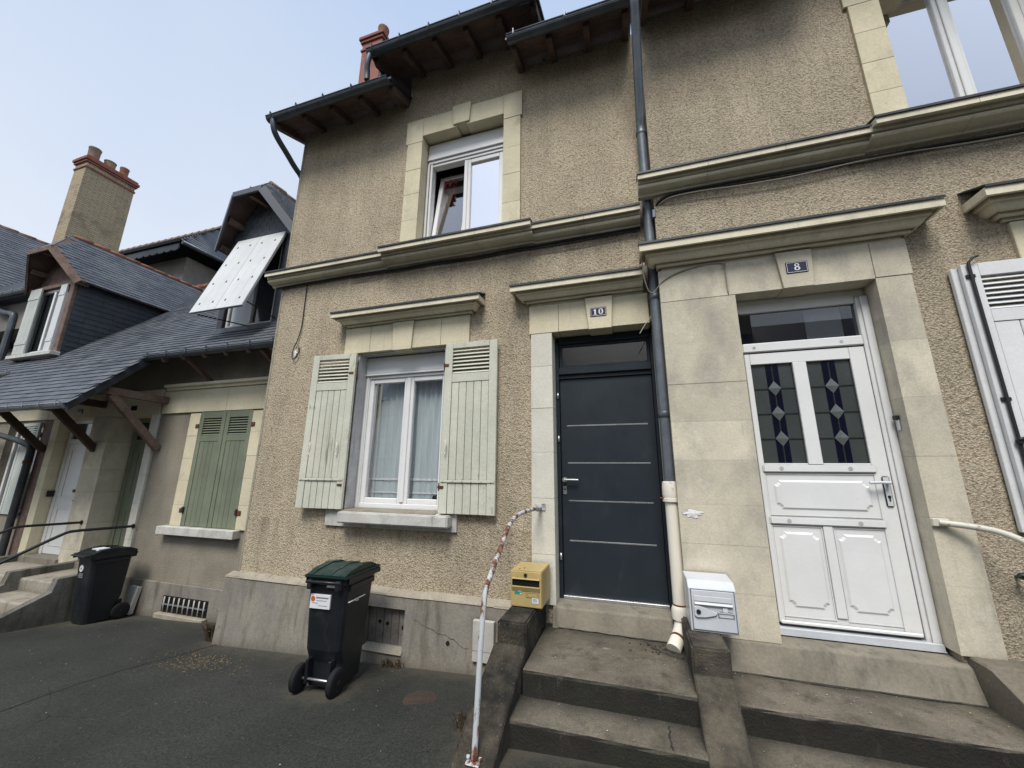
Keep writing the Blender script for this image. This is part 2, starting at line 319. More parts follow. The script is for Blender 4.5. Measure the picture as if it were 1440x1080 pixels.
MT['enamel'] = basic('blue black enamel', (.012,.016,.055), (.02,.016,.03), .25, 20, 60, .1, 0, spec=.6)
MT['enamelwhite'] = basic('white enamel', (.78,.80,.82), None, .3)
MT['plaster'] = basic('white filler', (.80,.79,.77), (.68,.66,.62), .9, 20, 80, .1, .5, .006)
MT['limestain'] = basic('white lime stain', (.32,.31,.28), (.20,.185,.15), .9, 30, 90, .35, .3, .004)
MT['rustcover'] = basic('rusty cast cover', (.060,.040,.031), (.038,.030,.025), .8, 14, 90, .2, .4, .003)
MT['plank'] = basic('grey weathered planks', (.19,.17,.15), (.115,.105,.09), .9, 6, 70, .25, .4, .004, island=.2)
MT['meter'] = basic('off white meter panel', (.52,.50,.45), (.42,.40,.36), .7, 5, 50, .08, .1, .002)
MT['dryweed'] = basic('dry weeds', (.12,.085,.05), (.045,.032,.022), .9, 30)
MT['leaf'] = basic('pale litter', (.45,.42,.34), (.30,.26,.18), .9, 30, island=.5)
MT['grit'] = basic('yellow grit', (.16,.11,.065), (.10,.08,.05), .9, 30, island=.5)
MT['bell'] = basic('dark bell push', (.02,.02,.02), None, .5)

# ------------------------------------------------------------------ mesh builder
BASE = {}
class MB:
    def __init__(s): s.bm = bmesh.new()
    def add(s, verts, faces, M=None):
        vs = [s.bm.verts.new(M @ Vector(v) if M else v) for v in verts]
        fs = []
        for f in faces:
            try: fs.append(s.bm.faces.new([vs[i] for i in f]))
            except ValueError: pass
        return vs, fs
    def box(s, x0, x1, y0, y1, z0, z1, bev=0, M=None, seg=1):
        v = [(x, y, z) for x in (x0, x1) for y in (y0, y1) for z in (z0, z1)]
        f = [(0,1,3,2), (4,6,7,5), (0,4,5,1), (2,3,7,6), (0,2,6,4), (1,5,7,3)]
        vs, fs = s.add(v, f, M)
        if bev: s._bev(fs, bev, seg)
        return s
    def _bev(s, fs, bev, seg=1):
        es = list({e for f in fs for e in f.edges})
        bmesh.ops.bevel(s.bm, geom=es, offset=bev, segments=seg, affect='EDGES', clamp_overlap=True)
    def prism(s, prof, axis, a0, a1, M=None, bev=0):
        """extrude a closed 2-D profile along an axis; prof in the two other axes order (X:(y,z), Y:(x,z), Z:(x,y))"""
        def P(p, a): return {'X': (a, p[0], p[1]), 'Y': (p[0], a, p[1]), 'Z': (p[0], p[1], a)}[axis]
        n = len(prof)
        v = [P(p, a0) for p in prof] + [P(p, a1) for p in prof]
        f = [tuple(range(n))[::-1], tuple(range(n, 2*n))] + [(i, (i+1) % n, n+(i+1) % n, n+i) for i in range(n)]
        vs, fs = s.add(v, f, M)
        if bev: s._bev(fs, bev)
        return s
    def quad(s, a, b, c, d): s.add([a, b, c, d], [(0,1,2,3)]); return s
    def beam(s, p0, p1, w, h, up=(0,0,1), bev=0):
        p0, p1 = Vector(p0), Vector(p1); d = (p1-p0); L = d.length; d.normalize()
        sd = d.cross(Vector(up)).normalized(); u = sd.cross(d)
        M = Matrix((( d.x, sd.x, u.x, p0.x), (d.y, sd.y, u.y, p0.y), (d.z, sd.z, u.z, p0.z), (0,0,0,1)))
        s.box(0, L, -w/2, w/2, -h/2, h/2, bev, M); return s
    def tube(s, pts, r, seg=10, cap=True, smooth_iters=0):
        pts = [Vector(p) for p in pts]
        rs = list(r) if isinstance(r, (list, tuple)) else [r]*len(pts)
        for _ in range(smooth_iters):
            q = [pts[0]]; rq = [rs[0]]
            for a, b, ra, rb in zip(pts, pts[1:], rs, rs[1:]): q += [a.lerp(b, .25), a.lerp(b, .75)]; rq += [ra*.75+rb*.25, ra*.25+rb*.75]
            pts = q + [pts[-1]]; rs = rq + [rs[-1]]
        rings = []; prev = None
        for i, p in enumerate(pts):
            t = (pts[min(i+1, len(pts)-1)] - pts[max(i-1, 0)]).normalized()
            if prev is None: ref = Vector((0,0,1)) if abs(t.z) < .9 else Vector((1,0,0)); u = t.cross(ref).normalized()
            else: u = (prev - t*prev.dot(t)).normalized()
            prev = u; w = t.cross(u)
            rings.append([s.bm.verts.new(p + (u*math.cos(2*math.pi*k/seg) + w*math.sin(2*math.pi*k/seg))*rs[i]) for k in range(seg)])
        for a, b in zip(rings, rings[1:]):
            for k in range(seg): f = s.bm.faces.new((a[k], a[(k+1)%seg], b[(k+1)%seg], b[k])); f.smooth = True
        if cap: s.bm.faces.new(rings[0][::-1]); s.bm.faces.new(rings[-1])
        return s
    def lathe(s, prof, c, axis='Z', seg=24, M=None, smooth=True):
        rings = []
        for r, a in prof:
            ring = []
            for k in range(seg):
                x, y = r*math.cos(2*math.pi*k/seg), r*math.sin(2*math.pi*k/seg)
                p = {'Z': (x, y, a), 'Y': (x, a, y), 'X': (a, x, y)}[axis]
                p = Vector(p) + Vector(c)
                ring.append(s.bm.verts.new(M @ p if M else p))
            rings.append(ring)
        for a, b in zip(rings, rings[1:]):
            for k in range(seg): f = s.bm.faces.new((a[k], a[(k+1)%seg], b[(k+1)%seg], b[k])); f.smooth = smooth
        s.bm.faces.new(rings[0][::-1]); s.bm.faces.new(rings[-1]); return s
    def build_split(s, name, mat, parent=None, eps=.012):
        """one object per separate piece (islands closer than eps stay together)"""
        seen = set(); isl = []
        for v in s.bm.verts:
            if v in seen: continue
            st = [v]; seen.add(v); grp = []
            while st:
                a = st.pop(); grp.append(a)
                for e in a.link_edges:
                    b = e.other_vert(a)
                    if b not in seen: seen.add(b); st.append(b)
            isl.append(grp)
        bb = [[min(v.co[k] for v in g) for k in range(3)] + [max(v.co[k] for v in g) for k in range(3)] for g in isl]
        par = list(range(len(isl)))
        def find(i):
            while par[i] != i: i = par[i]
            return i
        for i in range(len(isl)):
            for j in range(i):
                if all(bb[i][k]-eps <= bb[j][k+3] and bb[j][k]-eps <= bb[i][k+3] for k in range(3)): par[find(i)] = find(j)
        out = []
        for root in sorted({find(i) for i in range(len(isl))}):
            m = MB(); idx = {}
            for i, g in enumerate(isl):
                if find(i) != root: continue
                fs = {f for v in g for f in v.link_faces}
                for v in g: idx[v] = m.bm.verts.new(v.co)
                for f in fs: nf = m.bm.faces.new([idx[v] for v in f.verts]); nf.smooth = f.smooth
            out.append(m.build(name, mat, parent))
        s.bm.free(); return out
    def build(s, name, mat, parent=None, base=None, recalc=True):
        if recalc: bmesh.ops.recalc_face_normals(s.bm, faces=s.bm.faces[:])
        for e in s.bm.edges:
            if len(e.link_faces) == 2 and e.calc_face_angle(0) > .6: e.smooth = False
        if parent is not None: b = BASE[parent.name]
        elif base is not None: b = Vector(base)
        else:
            xs = [v.co for v in s.bm.verts]
            b = Vector((sum(v.x for v in xs)/len(xs), sum(v.y for v in xs)/len(xs), min(v.z for v in xs)))
        for v in s.bm.verts: v.co -= b
        me = bpy.data.meshes.new(name); s.bm.to_mesh(me); s.bm.free()
        o = bpy.data.objects.new(name, me); C.objects.link(o)
        me.materials.append(MT[mat] if isinstance(mat, str) else mat)
        BASE[o.name] = b
        if parent is not None: o.parent = parent
        else: o.location = b
        return o
def thing(name, label, cat, loc, rz=0, group=None, local=False):
    o = bpy.data.objects.new(name, None); C.objects.link(o); o.location = loc; o.rotation_euler = (0, 0, rz)
    o.empty_display_size = .2
    BASE[o.name] = Vector((0,0,0)) if local else Vector(loc)
    o['label'] = label; o['category'] = cat
    if group: o['group'] = group
    return o
def tag(o, label, cat, group=None, kind=None):
    if label: o['label'] = label
    if cat: o['category'] = cat
    if group: o['group'] = group
    if kind: o['kind'] = kind
    return o

def wall_grid(mb, x0, x1, z0, z1, holes, y0, y1):
    """solid wall slab with real openings: front at y0 and back at y1"""
    xs = sorted({x0, x1, *[h[0] for h in holes], *[h[1] for h in holes]})
    zs = sorted({z0, z1, *[h[2] for h in holes], *[h[3] for h in holes]})
    def solid(i, j):
        if i < 0 or j < 0 or i >= len(xs)-1 or j >= len(zs)-1: return False
        cx, cz = (xs[i]+xs[i+1])/2, (zs[j]+zs[j+1])/2
        return not any(h[0] < cx < h[1] and h[2] < cz < h[3] for h in holes)
    V = {}
    def v(i, j, k):
        if (i,j,k) not in V: V[(i,j,k)] = mb.bm.verts.new((xs[i], y1 if k else y0, zs[j]))
        return V[(i,j,k)]
    F = mb.bm.faces.new
    for i in range(len(xs)-1):
        for j in range(len(zs)-1):
            if not solid(i,j): continue
            F((v(i,j,0), v(i+1,j,0), v(i+1,j+1,0), v(i,j+1,0))); F((v(i,j,1), v(i,j+1,1), v(i+1,j+1,1), v(i+1,j,1)))
            if not solid(i-1,j): F((v(i,j,0), v(i,j+1,0), v(i,j+1,1), v(i,j,1)))
            if not solid(i+1,j): F((v(i+1,j,0), v(i+1,j,1), v(i+1,j+1,1), v(i+1,j+1,0)))
            if not solid(i,j-1): F((v(i,j,0), v(i,j,1), v(i+1,j,1), v(i+1,j,0)))
            if not solid(i,j+1): F((v(i,j+1,0), v(i+1,j+1,0), v(i+1,j+1,1), v(i,j+1,1)))
    return mb
def room(parent, x0, x1, y0, y1, z0, z1):
    mb = MB(); e = .06
    mb.quad((x0-e,y0,z0-e),(x0-e,y1,z0-e),(x0-e,y1,z1+e),(x0-e,y0,z1+e)); mb.quad((x1+e,y0,z0-e),(x1+e,y0,z1+e),(x1+e,y1,z1+e),(x1+e,y1,z0-e))
    mb.quad((x0-e,y0,z0-e),(x1+e,y0,z0-e),(x1+e,y1,z0-e),(x0-e,y1,z0-e)); mb.quad((x0-e,y0,z1+e),(x0-e,y1,z1+e),(x1+e,y1,z1+e),(x1+e,y0,z1+e))
    mb.quad((x0-e,y1,z0-e),(x1+e,y1,z0-e),(x1+e,y1,z1+e),(x0-e,y1,z1+e))
    return mb.build('interior', 'roomdark', parent, recalc=False)
def stack(mb, x0, x1, y0, y1, z0, z1, h, bev=.0022, g=.0006):
    n = max(1, round((z1-z0)/h)); hs = [1+random.uniform(-.18,.18) for _ in range(n)]; t = sum(hs); z = z0
    for a in hs:
        dz = (z1-z0)*a/t; mb.box(x0, x1, y0+random.uniform(-.0015,.0015), y1, z+g, z+dz-g, bev); z += dz
def course(mb, x0, x1, y0, y1, z0, z1, w, bev=.0022, g=.0006):
    n = max(1, round((x1-x0)/w)); dx = (x1-x0)/n
    for i in range(n): mb.box(x0+i*dx+g, x0+(i+1)*dx-g, y0+random.uniform(-.0015,.0015), y1, z0, z1, bev)

def frame4(mb, x0, x1, y0, y1, z0, z1, w, bev=.005):
    mb.box(x0, x0+w, y0, y1, z0, z1, bev); mb.box(x1-w, x1, y0, y1, z0, z1, bev)
    mb.box(x0+w, x1-w, y0+.0012, y1, z1-w, z1, bev); mb.box(x0+w, x1-w, y0+.0012, y1, z0, z0+w, bev)
def cornice_profile(yw, ytip, ztip, h, zw_top):
    """classical drip moulding seen from below; closed (y,z) profile"""
    p = yw - ytip
    return [(yw+.02, zw_top), (ytip, ztip), (ytip, ztip-.34*h), (ytip+.09*p, ztip-.35*h), (ytip+.10*p, ztip-.25*h), (ytip+.24*p, ztip-.25*h), (ytip+.25*p, ztip-.44*h), (ytip+.36*p, ztip-.46*h),
            (ytip+.40*p, ztip-.60*h), (ytip+.50*p, ztip-.72*h), (ytip+.60*p, ztip-.74*h), (ytip+.61*p, ztip-.68*h), (ytip+.68*p, ztip-.68*h), (ytip+.69*p, ztip-.86*h), (ytip+.80*p, ztip-.88*h), (ytip+.81*p, ztip-.83*h), (ytip+.88*p, ztip-.83*h), (ytip+.89*p, ztip-h), (yw+.02, ztip-h)]
def cornice(mb, x0, x1, yw, ytip, ztip, h, zw_top, ret_l=True, ret_r=True, sc_=.62):
    """moulding with mitred returns at the ends (profile shrinks inwards along x)"""
    prof = cornice_profile(yw, ytip, ztip, h, zw_top)
    n = len(prof)
    def ring(x, side): # side -1 left/+1 right: shift by depth so that the return is mitred
        return [mb.bm.verts.new((x + (-side)*max(0, (p[0]-ytip))*1.0 if side else x, p[0], p[1])) for p in prof]
    a = ring(x0, -1 if ret_l else 0); b = ring(x1, 1 if ret_r else 0)
    for i in range(n): mb.bm.faces.new((a[i], a[(i+1)%n], b[(i+1)%n], b[i]))
    for rg, s_, do in ((a, -1, ret_l), (b, 1, ret_r)):
        if do:
            w = [mb.bm.verts.new((v.co.x, yw+.02, v.co.z)) for v in rg]
            for i in range(n):
                try: mb.bm.faces.new((rg[i], rg[(i+1)%n], w[(i+1)%n], w[i]))
                except ValueError: pass
        else: mb.bm.faces.new(rg if s_ > 0 else rg[::-1])
    bmesh.ops.remove_doubles(mb.bm, verts=mb.bm.verts[:], dist=.0002)
def capping(mb, x0, x1, yw, ytip, ztip, zw, o=.012):
    mb.prism([(yw+.004, zw+.012), (ytip-o, ztip+.014), (ytip-o, ztip-.006), (ytip-o+.006, ztip-.006), (ytip-o+.006, ztip+.004), (yw+.004, zw+.002)], 'X', x0-o, x1+o)

def gutter(parent, x0, x1, y, z, mat='zinc', r=.055, name='gutter', hooks=True, hmat=None):
    mb = MB(); k = 9; out, inn = [], []
    for i in range(k+1):
        a = math.pi + math.pi*i/k
        out.append((y + r + r*math.cos(a), z + r*1.05*math.sin(a))); inn.append((y + r + (r-.004)*math.cos(a), z + (r*1.05-.004)*math.sin(a)))
    prof = out + inn[::-1]
    mb.prism(prof, 'X', x0, x1)
    for xe in (x0, x1): mb.prism(out, 'X', xe-.002, xe+.002)
    mb.tube([(x0, y, z), (x1, y, z)], .009, 8)
    if hooks:
        n = max(2, int((x1-x0)/.33))
        for i in range(n):
            x = x0 + .08 + i*(x1-x0-.16)/(n-1)
            mb.beam((x, y-.006, z-.02), (x, y-.008, z+.045), .012, .008); mb.beam((x, y-.008, z+.04), (x+.012, y+.05, z+.015), .014, .006)
            mb.prism([(p[0]-.003 if p[0] < y+r else p[0]+.002, p[1]-.003) for p in out], 'X', x-.012, x+.012)
    return mb.build(name, mat, parent)

def shutter(parent, x0, x1, y0, y1, z0, z1, mat, louv=(.06,.34), bars=((.05,.29),), angle=0, pivot=None, name='shutter', planks=5, stile=.085, label=None, iron='rust'):
    """ledged shutter: stiles, rails, planks below, louvres on top"""
    M = Matrix.Identity(4)
    if angle: M = Matrix.Translation(pivot) @ Matrix.Rotation(angle, 4, 'Z') @ Matrix.Translation(-Vector(pivot))
    mb = MB(); t = y1-y0; H = z1-z0
    mb.box(x0, x0+stile, y0, y1, z0, z1, .003, M); mb.box(x1-stile, x1, y0, y1, z0, z1, .003, M)
    lt, lb = z1-louv[0], z1-louv[1]
    mb.box(x0+stile, x1-stile, y0+.001, y1, lt, z1, .003, M); mb.box(x0+stile, x1-stile, y0+.001, y1, lb-.09, lb, .003, M)
    n = 7
    for i in range(n):
        zc = lb + (i+.5)*(lt-lb)/n
        mb.prism([(y0+.004, zc-.013), (y0+.008, zc-.017), (y1-.002, zc+.012), (y1-.006, zc+.016)], 'X', x0+stile, x1-stile, M)
    w = (x1-x0-2*stile)/planks
    for i in range(planks):
        mb.box(x0+stile+i*w+.0015, x0+stile+(i+1)*w-.0015, y0+.006, y1-.004, z0, lb-.09, .004, M)
    o = mb.build(name, mat, parent)
    if label: o['label'] = label
    for a, b in bars:
        m2 = MB(); m2.box(x0+.01, x1-.01, y0-.007, y0, z0+H*.17, z0+H*.17+.022, .002, M)
        for i in range(6): m2.lathe([(.006,-.004),(.004,0)], (x0+.04+i*(x1-x0-.08)/5, y0-.009, z0+H*.17+.011), 'Y', 8, M)
        m2.build('iron_strap', iron, o) if False else m2.build('iron_strap', mat, o)
    return o

# ------------------------------------------------------------------ setting: ground
def gz(x, y):
    x = min(max(x, -14.0), 6.0); y = min(max(y, -1.2), 1.0)
    return .053 + .0436*x - .1*y
mb = MB()
xs = [-300,-80,-30,-14] + [-13+i for i in range(19)] + [6.5, 12, 40, 120, 300]; ys = [-300,-60,-20,-8,-5,-3.5,-2.4,-1.8,-1.2,-.9,-.6,-.3,0,.3,.6,1.0,4,20,80,300]
g = [[mb.bm.verts.new((x, y, gz(x, y))) for y in ys] for x in xs]
for i in range(len(xs)-1):
    for j in range(len(ys)-1): f = mb.bm.faces.new((g[i][j], g[i+1][j], g[i+1][j+1], g[i][j+1])); f.smooth = True
tag(mb.build('ground', 'asphalt', base=(0,0,0)), None, None, kind='structure')
# narrow joint in the asphalt
mb = MB(); px, py = -4.36, -.1; pts = []
while py > -3.2: pts.append((px, py)); py -= .05; px += random.uniform(-.012,.008)
for i in range(len(pts)-1):
    (a, b), (c, d) = pts[i], pts[i+1]; w = .006+.004*random.random()
    mb.quad((a-w,b,gz(a,b)+.004), (a+w,b,gz(a,b)+.004), (c+w,d,gz(c,d)+.004), (c-w,d,gz(c,d)+.004))
tag(mb.build('ground_joint', 'seam'), None, None, kind='structure')

# ================================================================== HOUSE 10
H = thing('terraced_house', 'roughcast two-storey house with anthracite front door and pale green open shutters', 'house', (-2.05, 0, 0))
W1 = (-3.01, -1.86, 1.285, 3.055); D10 = (-.72, .28, .40, 3.10); W2 = (-2.36, -1.215, 4.38, 5.99)
mb = MB(); wall_grid(mb, -4.35, .36, -.35, 6.60, [W1, D10, W2], 0, .42)
wall_grid(mb, -2.59, -.97, 6.60, 7.02, [], .0, .42)
wmain = mb
# side wall and back shell
mb.box(-4.35, -4.0, .42, 7, -.4, 6.6); mb.box(-4.35, .36, 6.7, 7, -.4, 6.6)
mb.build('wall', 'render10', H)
mb = MB(); mb.box(-4.36, .30, .40, .46, .5, .52)
# cement corner strip / quoin edge on the left arris
mb = MB()
z = .56
while z < 6.45:
    h = random.uniform(.25,.5); mb.box(-4.358-random.random()*.004, -4.33+random.uniform(-.006,.01), -.006, .03, z, min(z+h,6.5), .003); z += h
mb.build('corner_strip', 'plinth_edge', H)
# plinth (battered) with cellar vent
VX0, VX1, VZ0, VZ1 = -2.55, -2.12, .07, .425
def plinth_piece(mb, x0, x1, z0, z1, yt=-.08, yb=-.125, ztop=.555, zbot=-.35):
    f = lambda z: yt + (yb-yt)*(ztop-z)/(ztop-zbot)*1.3
    mb.prism([(f(z0), z0), (f(z1), z1), (.0, z1), (.0, z0)], 'X', x0, x1)
mb = MB()
plinth_piece(mb, -4.43, VX0, -.35, .545); plinth_piece(mb, VX1, -.93, -.35, .545)
plinth_piece(mb, VX0, VX1, VZ1, .545); plinth_piece(mb, VX0, VX1, -.35, VZ0)
bmesh.ops.remove_doubles(mb.bm, verts=mb.bm.verts[:], dist=.0004)
mb.build('plinth', 'plinth', H)
mb = MB(); x = -4.44
while x < -.95:
    w = random.uniform(.2,.45); x2 = min(x+w, -.93)
    mb.prism([(-.086-random.random()*.006, .530+random.random()*.008), (-.078, .548), (-.0, .572+random.random()*.01), (0,.53)], 'X', x, x2); x = x2
mb.build('plinth_edge', 'plinth_edge', H)
mb = MB(); mb.prism([(-.13,.062),(-.115,.085),(-.02,.10),(-.02,.06)], 'X', VX0-.005, VX1+.005); mb.build('vent_sill', 'plinth_edge', H)
mb = MB(); n = 5
for i in range(n):
    w = (VX1-VX0)/n; x = VX0+i*w
    mb.box(x+.002, x+w-.003, -.035+random.uniform(-.003,.003), -.012, VZ0, VZ1, .003)
bd = mb.build('vent_boards', 'plank', H)
mb = MB()
for i in (1,2,4): mb.lathe([(.016,-.041),(.015,-.036)], (VX0+(i+.0)*(VX1-VX0)/n+.045, 0, VZ1-.13-.01*i), 'Y', 14)
mb.build_split('vent_hole', 'black', bd)

# string course
mb = MB()
def string(mb, x0, x1, yw, ytip, ztip, n=None, ret_l=False, ret_r=False):
    p = yw-ytip
    prof = [(yw+.02, ztip+.05), (ytip, ztip), (ytip, ztip-.052), (ytip+.08*p, ztip-.053), (ytip+.09*p, ztip-.038), (ytip+.24*p, ztip-.038), (ytip+.26*p, ztip-.066)] + \
           [(ytip+p*(.42-.10*math.cos(a)) , ztip-.090-.022*math.sin(a)*1.0) for a in [R(t) for t in (-60,-20,20,60,100)]] + \
           [(ytip+.62*p, ztip-.118), (ytip+.80*p, ztip-.126), (ytip+.84*p, ztip-.145), (yw+.02, ztip-.15)]
    x = x0; k = n or max(1, round((x1-x0)/.75)); d = (x1-x0)/k
    for i in range(k): mb.prism(prof, 'X', x0+i*d+(.0012 if i else 0), x0+(i+1)*d-(.0012 if i < k-1 else 0))
string(mb, -4.50, -2.70, 0, -.17, 4.245); string(mb, -2.70, -.86, 0, -.235, 4.255, 3); string(mb, -.86, .225, 0, -.17, 4.245, 2)
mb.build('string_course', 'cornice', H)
mb = MB()
capping(mb, -4.49, -2.72, 0, -.17, 4.245, 4.295); capping(mb, -2.69, -.87, 0, -.235, 4.258, 4.33); capping(mb, -.85, .215, 0, -.17, 4.245, 4.295)
mb.build('string_course_capping', 'lead', H)

# upper window surround
def keystone(mb, xb0, xb1, xt0, xt1, z0, z1, y0, y1):
    mb.prism([(xb0, z0), (xb1, z0), (xt1, z1), (xt0, z1)], 'Y', y0, y1, bev=.004)
mb = MB()
stack(mb, -2.56, -2.34, -.03, .14, 4.31, 5.86, .36); stack(mb, -1.235, -1.025, -.03, .14, 4.31, 5.86, .36)
mb.box(-2.585, -2.34, -.032, .14, 5.862, 6.22, .003); mb.box(-2.339, -1.86, -.03, .14, 5.945, 6.22, .003)
mb.box(-1.73, -1.236, -.03, .14, 5.945, 6.22, .003); mb.box(-1.235, -1.005, -.032, .14, 5.862, 6.22, .003)
mb2 = mb
keystone(mb, -1.90, -1.685, -1.925, -1.665, 5.97, 6.26, -.05, .14)
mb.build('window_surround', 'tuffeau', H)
# lower window lintel
mb = MB()
mb.box(-3.205, -2.85, -.03, .12, 3.05, 3.37, .004); mb.box(-2.848, -2.47, -.03, .12, 3.05, 3.37, .004)
mb.box(-2.33, -1.93, -.03, .12, 3.05, 3.37, .004); mb.box(-1.928, -1.59, -.03, .12, 3.05, 3.37, .004)
keystone(mb, -2.52, -2.285, -2.545, -2.27, 3.035, 3.375, -.052, .12)
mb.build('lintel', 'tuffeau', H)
mb = MB(); cornice(mb, -3.31, -1.425, 0, -.195, 3.515, .155, 3.60); mb.build('window_pediment', 'cornice', H)
mb = MB(); capping(mb, -3.30, -1.435, 0, -.195, 3.518, 3.602); mb.build('pediment_capping', 'lead', H)
# white painted reveals of lower window
mb = MB(); mb.box(-3.002, -2.992, -.004, .16, 1.30, 3.05, .002); mb.box(-1.878, -1.868, -.004, .16, 1.30, 3.05, .002); mb.box(-2.992, -1.878, .02, .16, 3.041, 3.052); mb.build('window_reveal', 'reveal', H)
mb = MB(); mb.box(-2.97, -1.70, -.145, .15, 1.175, 1.285, .012, seg=2); s_ = mb.build('window_sill', 'whitesill', H)
mb = MB(); mb.box(-3.215, -1.655, -.028, .02, 1.125, 1.292, .004); mb.build('apron', 'whitesill', H)
mb = MB(); mb.prism([(-.08,1.288),(-.02,1.298),(.15,1.302),(.15,1.287)],'X',-2.98,-1.88); mb.build('sill_flashing','sill_conc',H)

# window units ---------------------------------------------------------
def casement(parent, x0, x1, yf, z0, z1, tilt=0, glass='glass', frame='pvc', w=.06, handle=False):
    M = None
    mb = MB(); d = .055
    frame4(mb, x0, x1, yf, yf+d, z0, z1, w)
    f2 = MB()
    if tilt:
        M = Matrix.Translation((0, yf+d, z0)) @ Matrix.Rotation(-tilt, 4, 'X') @ Matrix.Translation((0, -yf-d, -z0)); mb.bm.transform(M)
    o = mb.build('casement', frame, parent)
    g_ = MB(); yy = yf+.03
    v = [Vector(p) for p in ((x0+w-.005,yy,z0+w-.005), (x1-w+.005,yy,z0+w-.005), (x1-w+.005,yy,z1-w+.005), (x0+w-.005,yy,z1-w+.005))]
    if M: v = [M @ p for p in v]
    g_.add(v, [(0,1,2,3)]); g_.build('pane', glass, o)
    b = MB(); e = .008
    for p, q in ((v[0],v[1]),(v[1],v[2]),(v[2],v[3]),(v[3],v[0])): b.beam(p+Vector((0,-.012,0)), q+Vector((0,-.012,0)), .008, .008)
    b.build('glazing_bead', 'seam', o)
    return o
bands_q = []
def pleats(name, parent_none, x0, x1, y, z0, z1, mat, amp=.02, per=.09, label='', cat='curtain', bands=(), group=None):
    mb = MB(); n = int((x1-x0)/.008); rows = 8; ph = random.random()*6
    g_ = []
    for i in range(n+1):
        x = x0+(x1-x0)*i/n; a = 2*math.pi*(x+.012*math.sin(x*13+ph))/per
        g_.append([mb.bm.verts.new((x+.006*math.sin(a*2)*j/rows, y+amp*math.sin(a)*(.6+.4*j/rows)+.006*math.sin(a*.37+j), z1+(z0-z1)*j/rows)) for j in range(rows+1)])
    for i in range(n):
        for j in range(rows): f = mb.bm.faces.new((g_[i][j], g_[i+1][j], g_[i+1][j+1], g_[i][j+1])); f.smooth = True
    b0 = Vector((0,0,0))
    for (za, zb) in bands:
        g2 = [[(c[0].co.x, (c[0].co.y+c[-1].co.y)/2-.012, z) for z in (za, zb)] for c in g_]
        bands_q.append(g2)
    o = mb.build(name, mat); tag(o, label, cat, group)
    while bands_q:
        g2 = bands_q.pop(); m2 = MB()
        vv = [[m2.bm.verts.new(p) for p in r] for r in g2]
        for a, b in zip(vv, vv[1:]): f = m2.bm.faces.new((a[0], b[0], b[1], a[1])); f.smooth = True
        m2.build('hem_band', 'net_dense', o)
    return o
# lower window unit
U = MB(); x0, x1 = -2.995, -1.872
U.box(x0, x1, .135, .20, 2.83, 3.03, .006); U.box(x0, x1, .125, .20, 2.805, 2.83, .004)
U.box(x0, x0+.055, .15, .21, 1.30, 2.805, .004); U.box(x1-.055, x1, .15, .21, 1.30, 2.805, .004); U.box(x0+.055, x1-.055, .15, .21, 1.30, 1.355, .004); U.box(x0+.055,x1-.055,.15,.21,2.77,2.805,.004)
U.box(x0+.018, x0+.042, .142, .152, 1.30, 2.80, .003)
wu = U.build('window_frame', 'pvc', H)
room(wu, x0, x1, .40, 2.2, 1.1, 3.1)
casement(H, x0+.05, -2.408, .165, 1.35, 2.775, 0, 'glass'); casement(H, -2.404, x1-.05, .165, 1.35, 2.775, 0, 'glass')
MB().box(-2.430, -2.382, .152, .17, 1.37, 2.76, .006).build('mullion', 'pvc', H)
pleats('net_curtain', None, -2.93, -2.42, .30, 1.36, 2.80, 'net', .018, .085, 'white net curtain behind the left pane of the ground floor window', 'curtain', bands=((1.46,1.475),(1.60,1.622)))
pleats('net_curtain', None, -2.40, -1.93, .30, 1.36, 2.80, 'net', .022, .075, 'white net curtain behind the right pane, near the open right shutter', 'curtain', bands=((1.46,1.475),(1.60,1.622)))
mb = MB(); mb.lathe([(.03,1.375),(.05,1.39),(.055,1.43),(.045,1.45)], (-2.02,.25,0), 'Z', 16); tag(mb.build('bowl','black'), 'small dark bowl on the inner sill behind the ground floor window', 'bowl')
for (xa, xb) in ((-2.91,-2.42),(-2.39,-1.93)): pass
# upper window unit
U = MB(); x0, x1 = -2.335, -1.24
U.box(x0, x1, .125, .20, 5.71, 5.93, .006); U.box(x0, x1, .115, .20, 5.685, 5.712, .004); U.box(x0,x1,.135,.2,5.64,5.684,.004)
U.box(x0, x0+.03, .125, .24, 4.42, 5.64, .004); U.box(x0+.036, x0+.066, .14, .24, 4.42, 5.64, .004); U.box(x1-.055, x1, .14, .24, 4.42, 5.64, .004)
U.box(x0+.06, x1-.055, .15, .24, 4.42, 4.475, .004); U.box(x0+.06, x1-.055, .15, .24, 5.60, 5.64, .004)
wu2 = U.build('window_frame', 'pvc', H)
room(wu2, x0, x1, .40, 2.2, 4.3, 6.0)
c1 = casement(H, x0+.075, -1.795, .175, 4.47, 5.60, R(9), 'glass_up', w=.055); c1['label'] = 'left casement tilted inwards at the top'
casement(H, -1.79, x1-.05, .16, 4.47, 5.60, 0, 'glass_up')
MB().box(-1.815, -1.77, .148, .165, 4.48, 5.59, .005).build('mullion', 'pvc', H)
pleats('white_curtain', None, -1.76, -1.28, .245, 4.45, 5.62, 'net_dense', .015, .11, 'pale pinkish white curtain behind the right upstairs pane', 'curtain')
pleats('red_curtain', None, -2.27, -2.02, .37, 4.42, 5.62, 'redcurtain', .02, .07, 'dark red curtain behind the tilted upstairs casement', 'curtain')
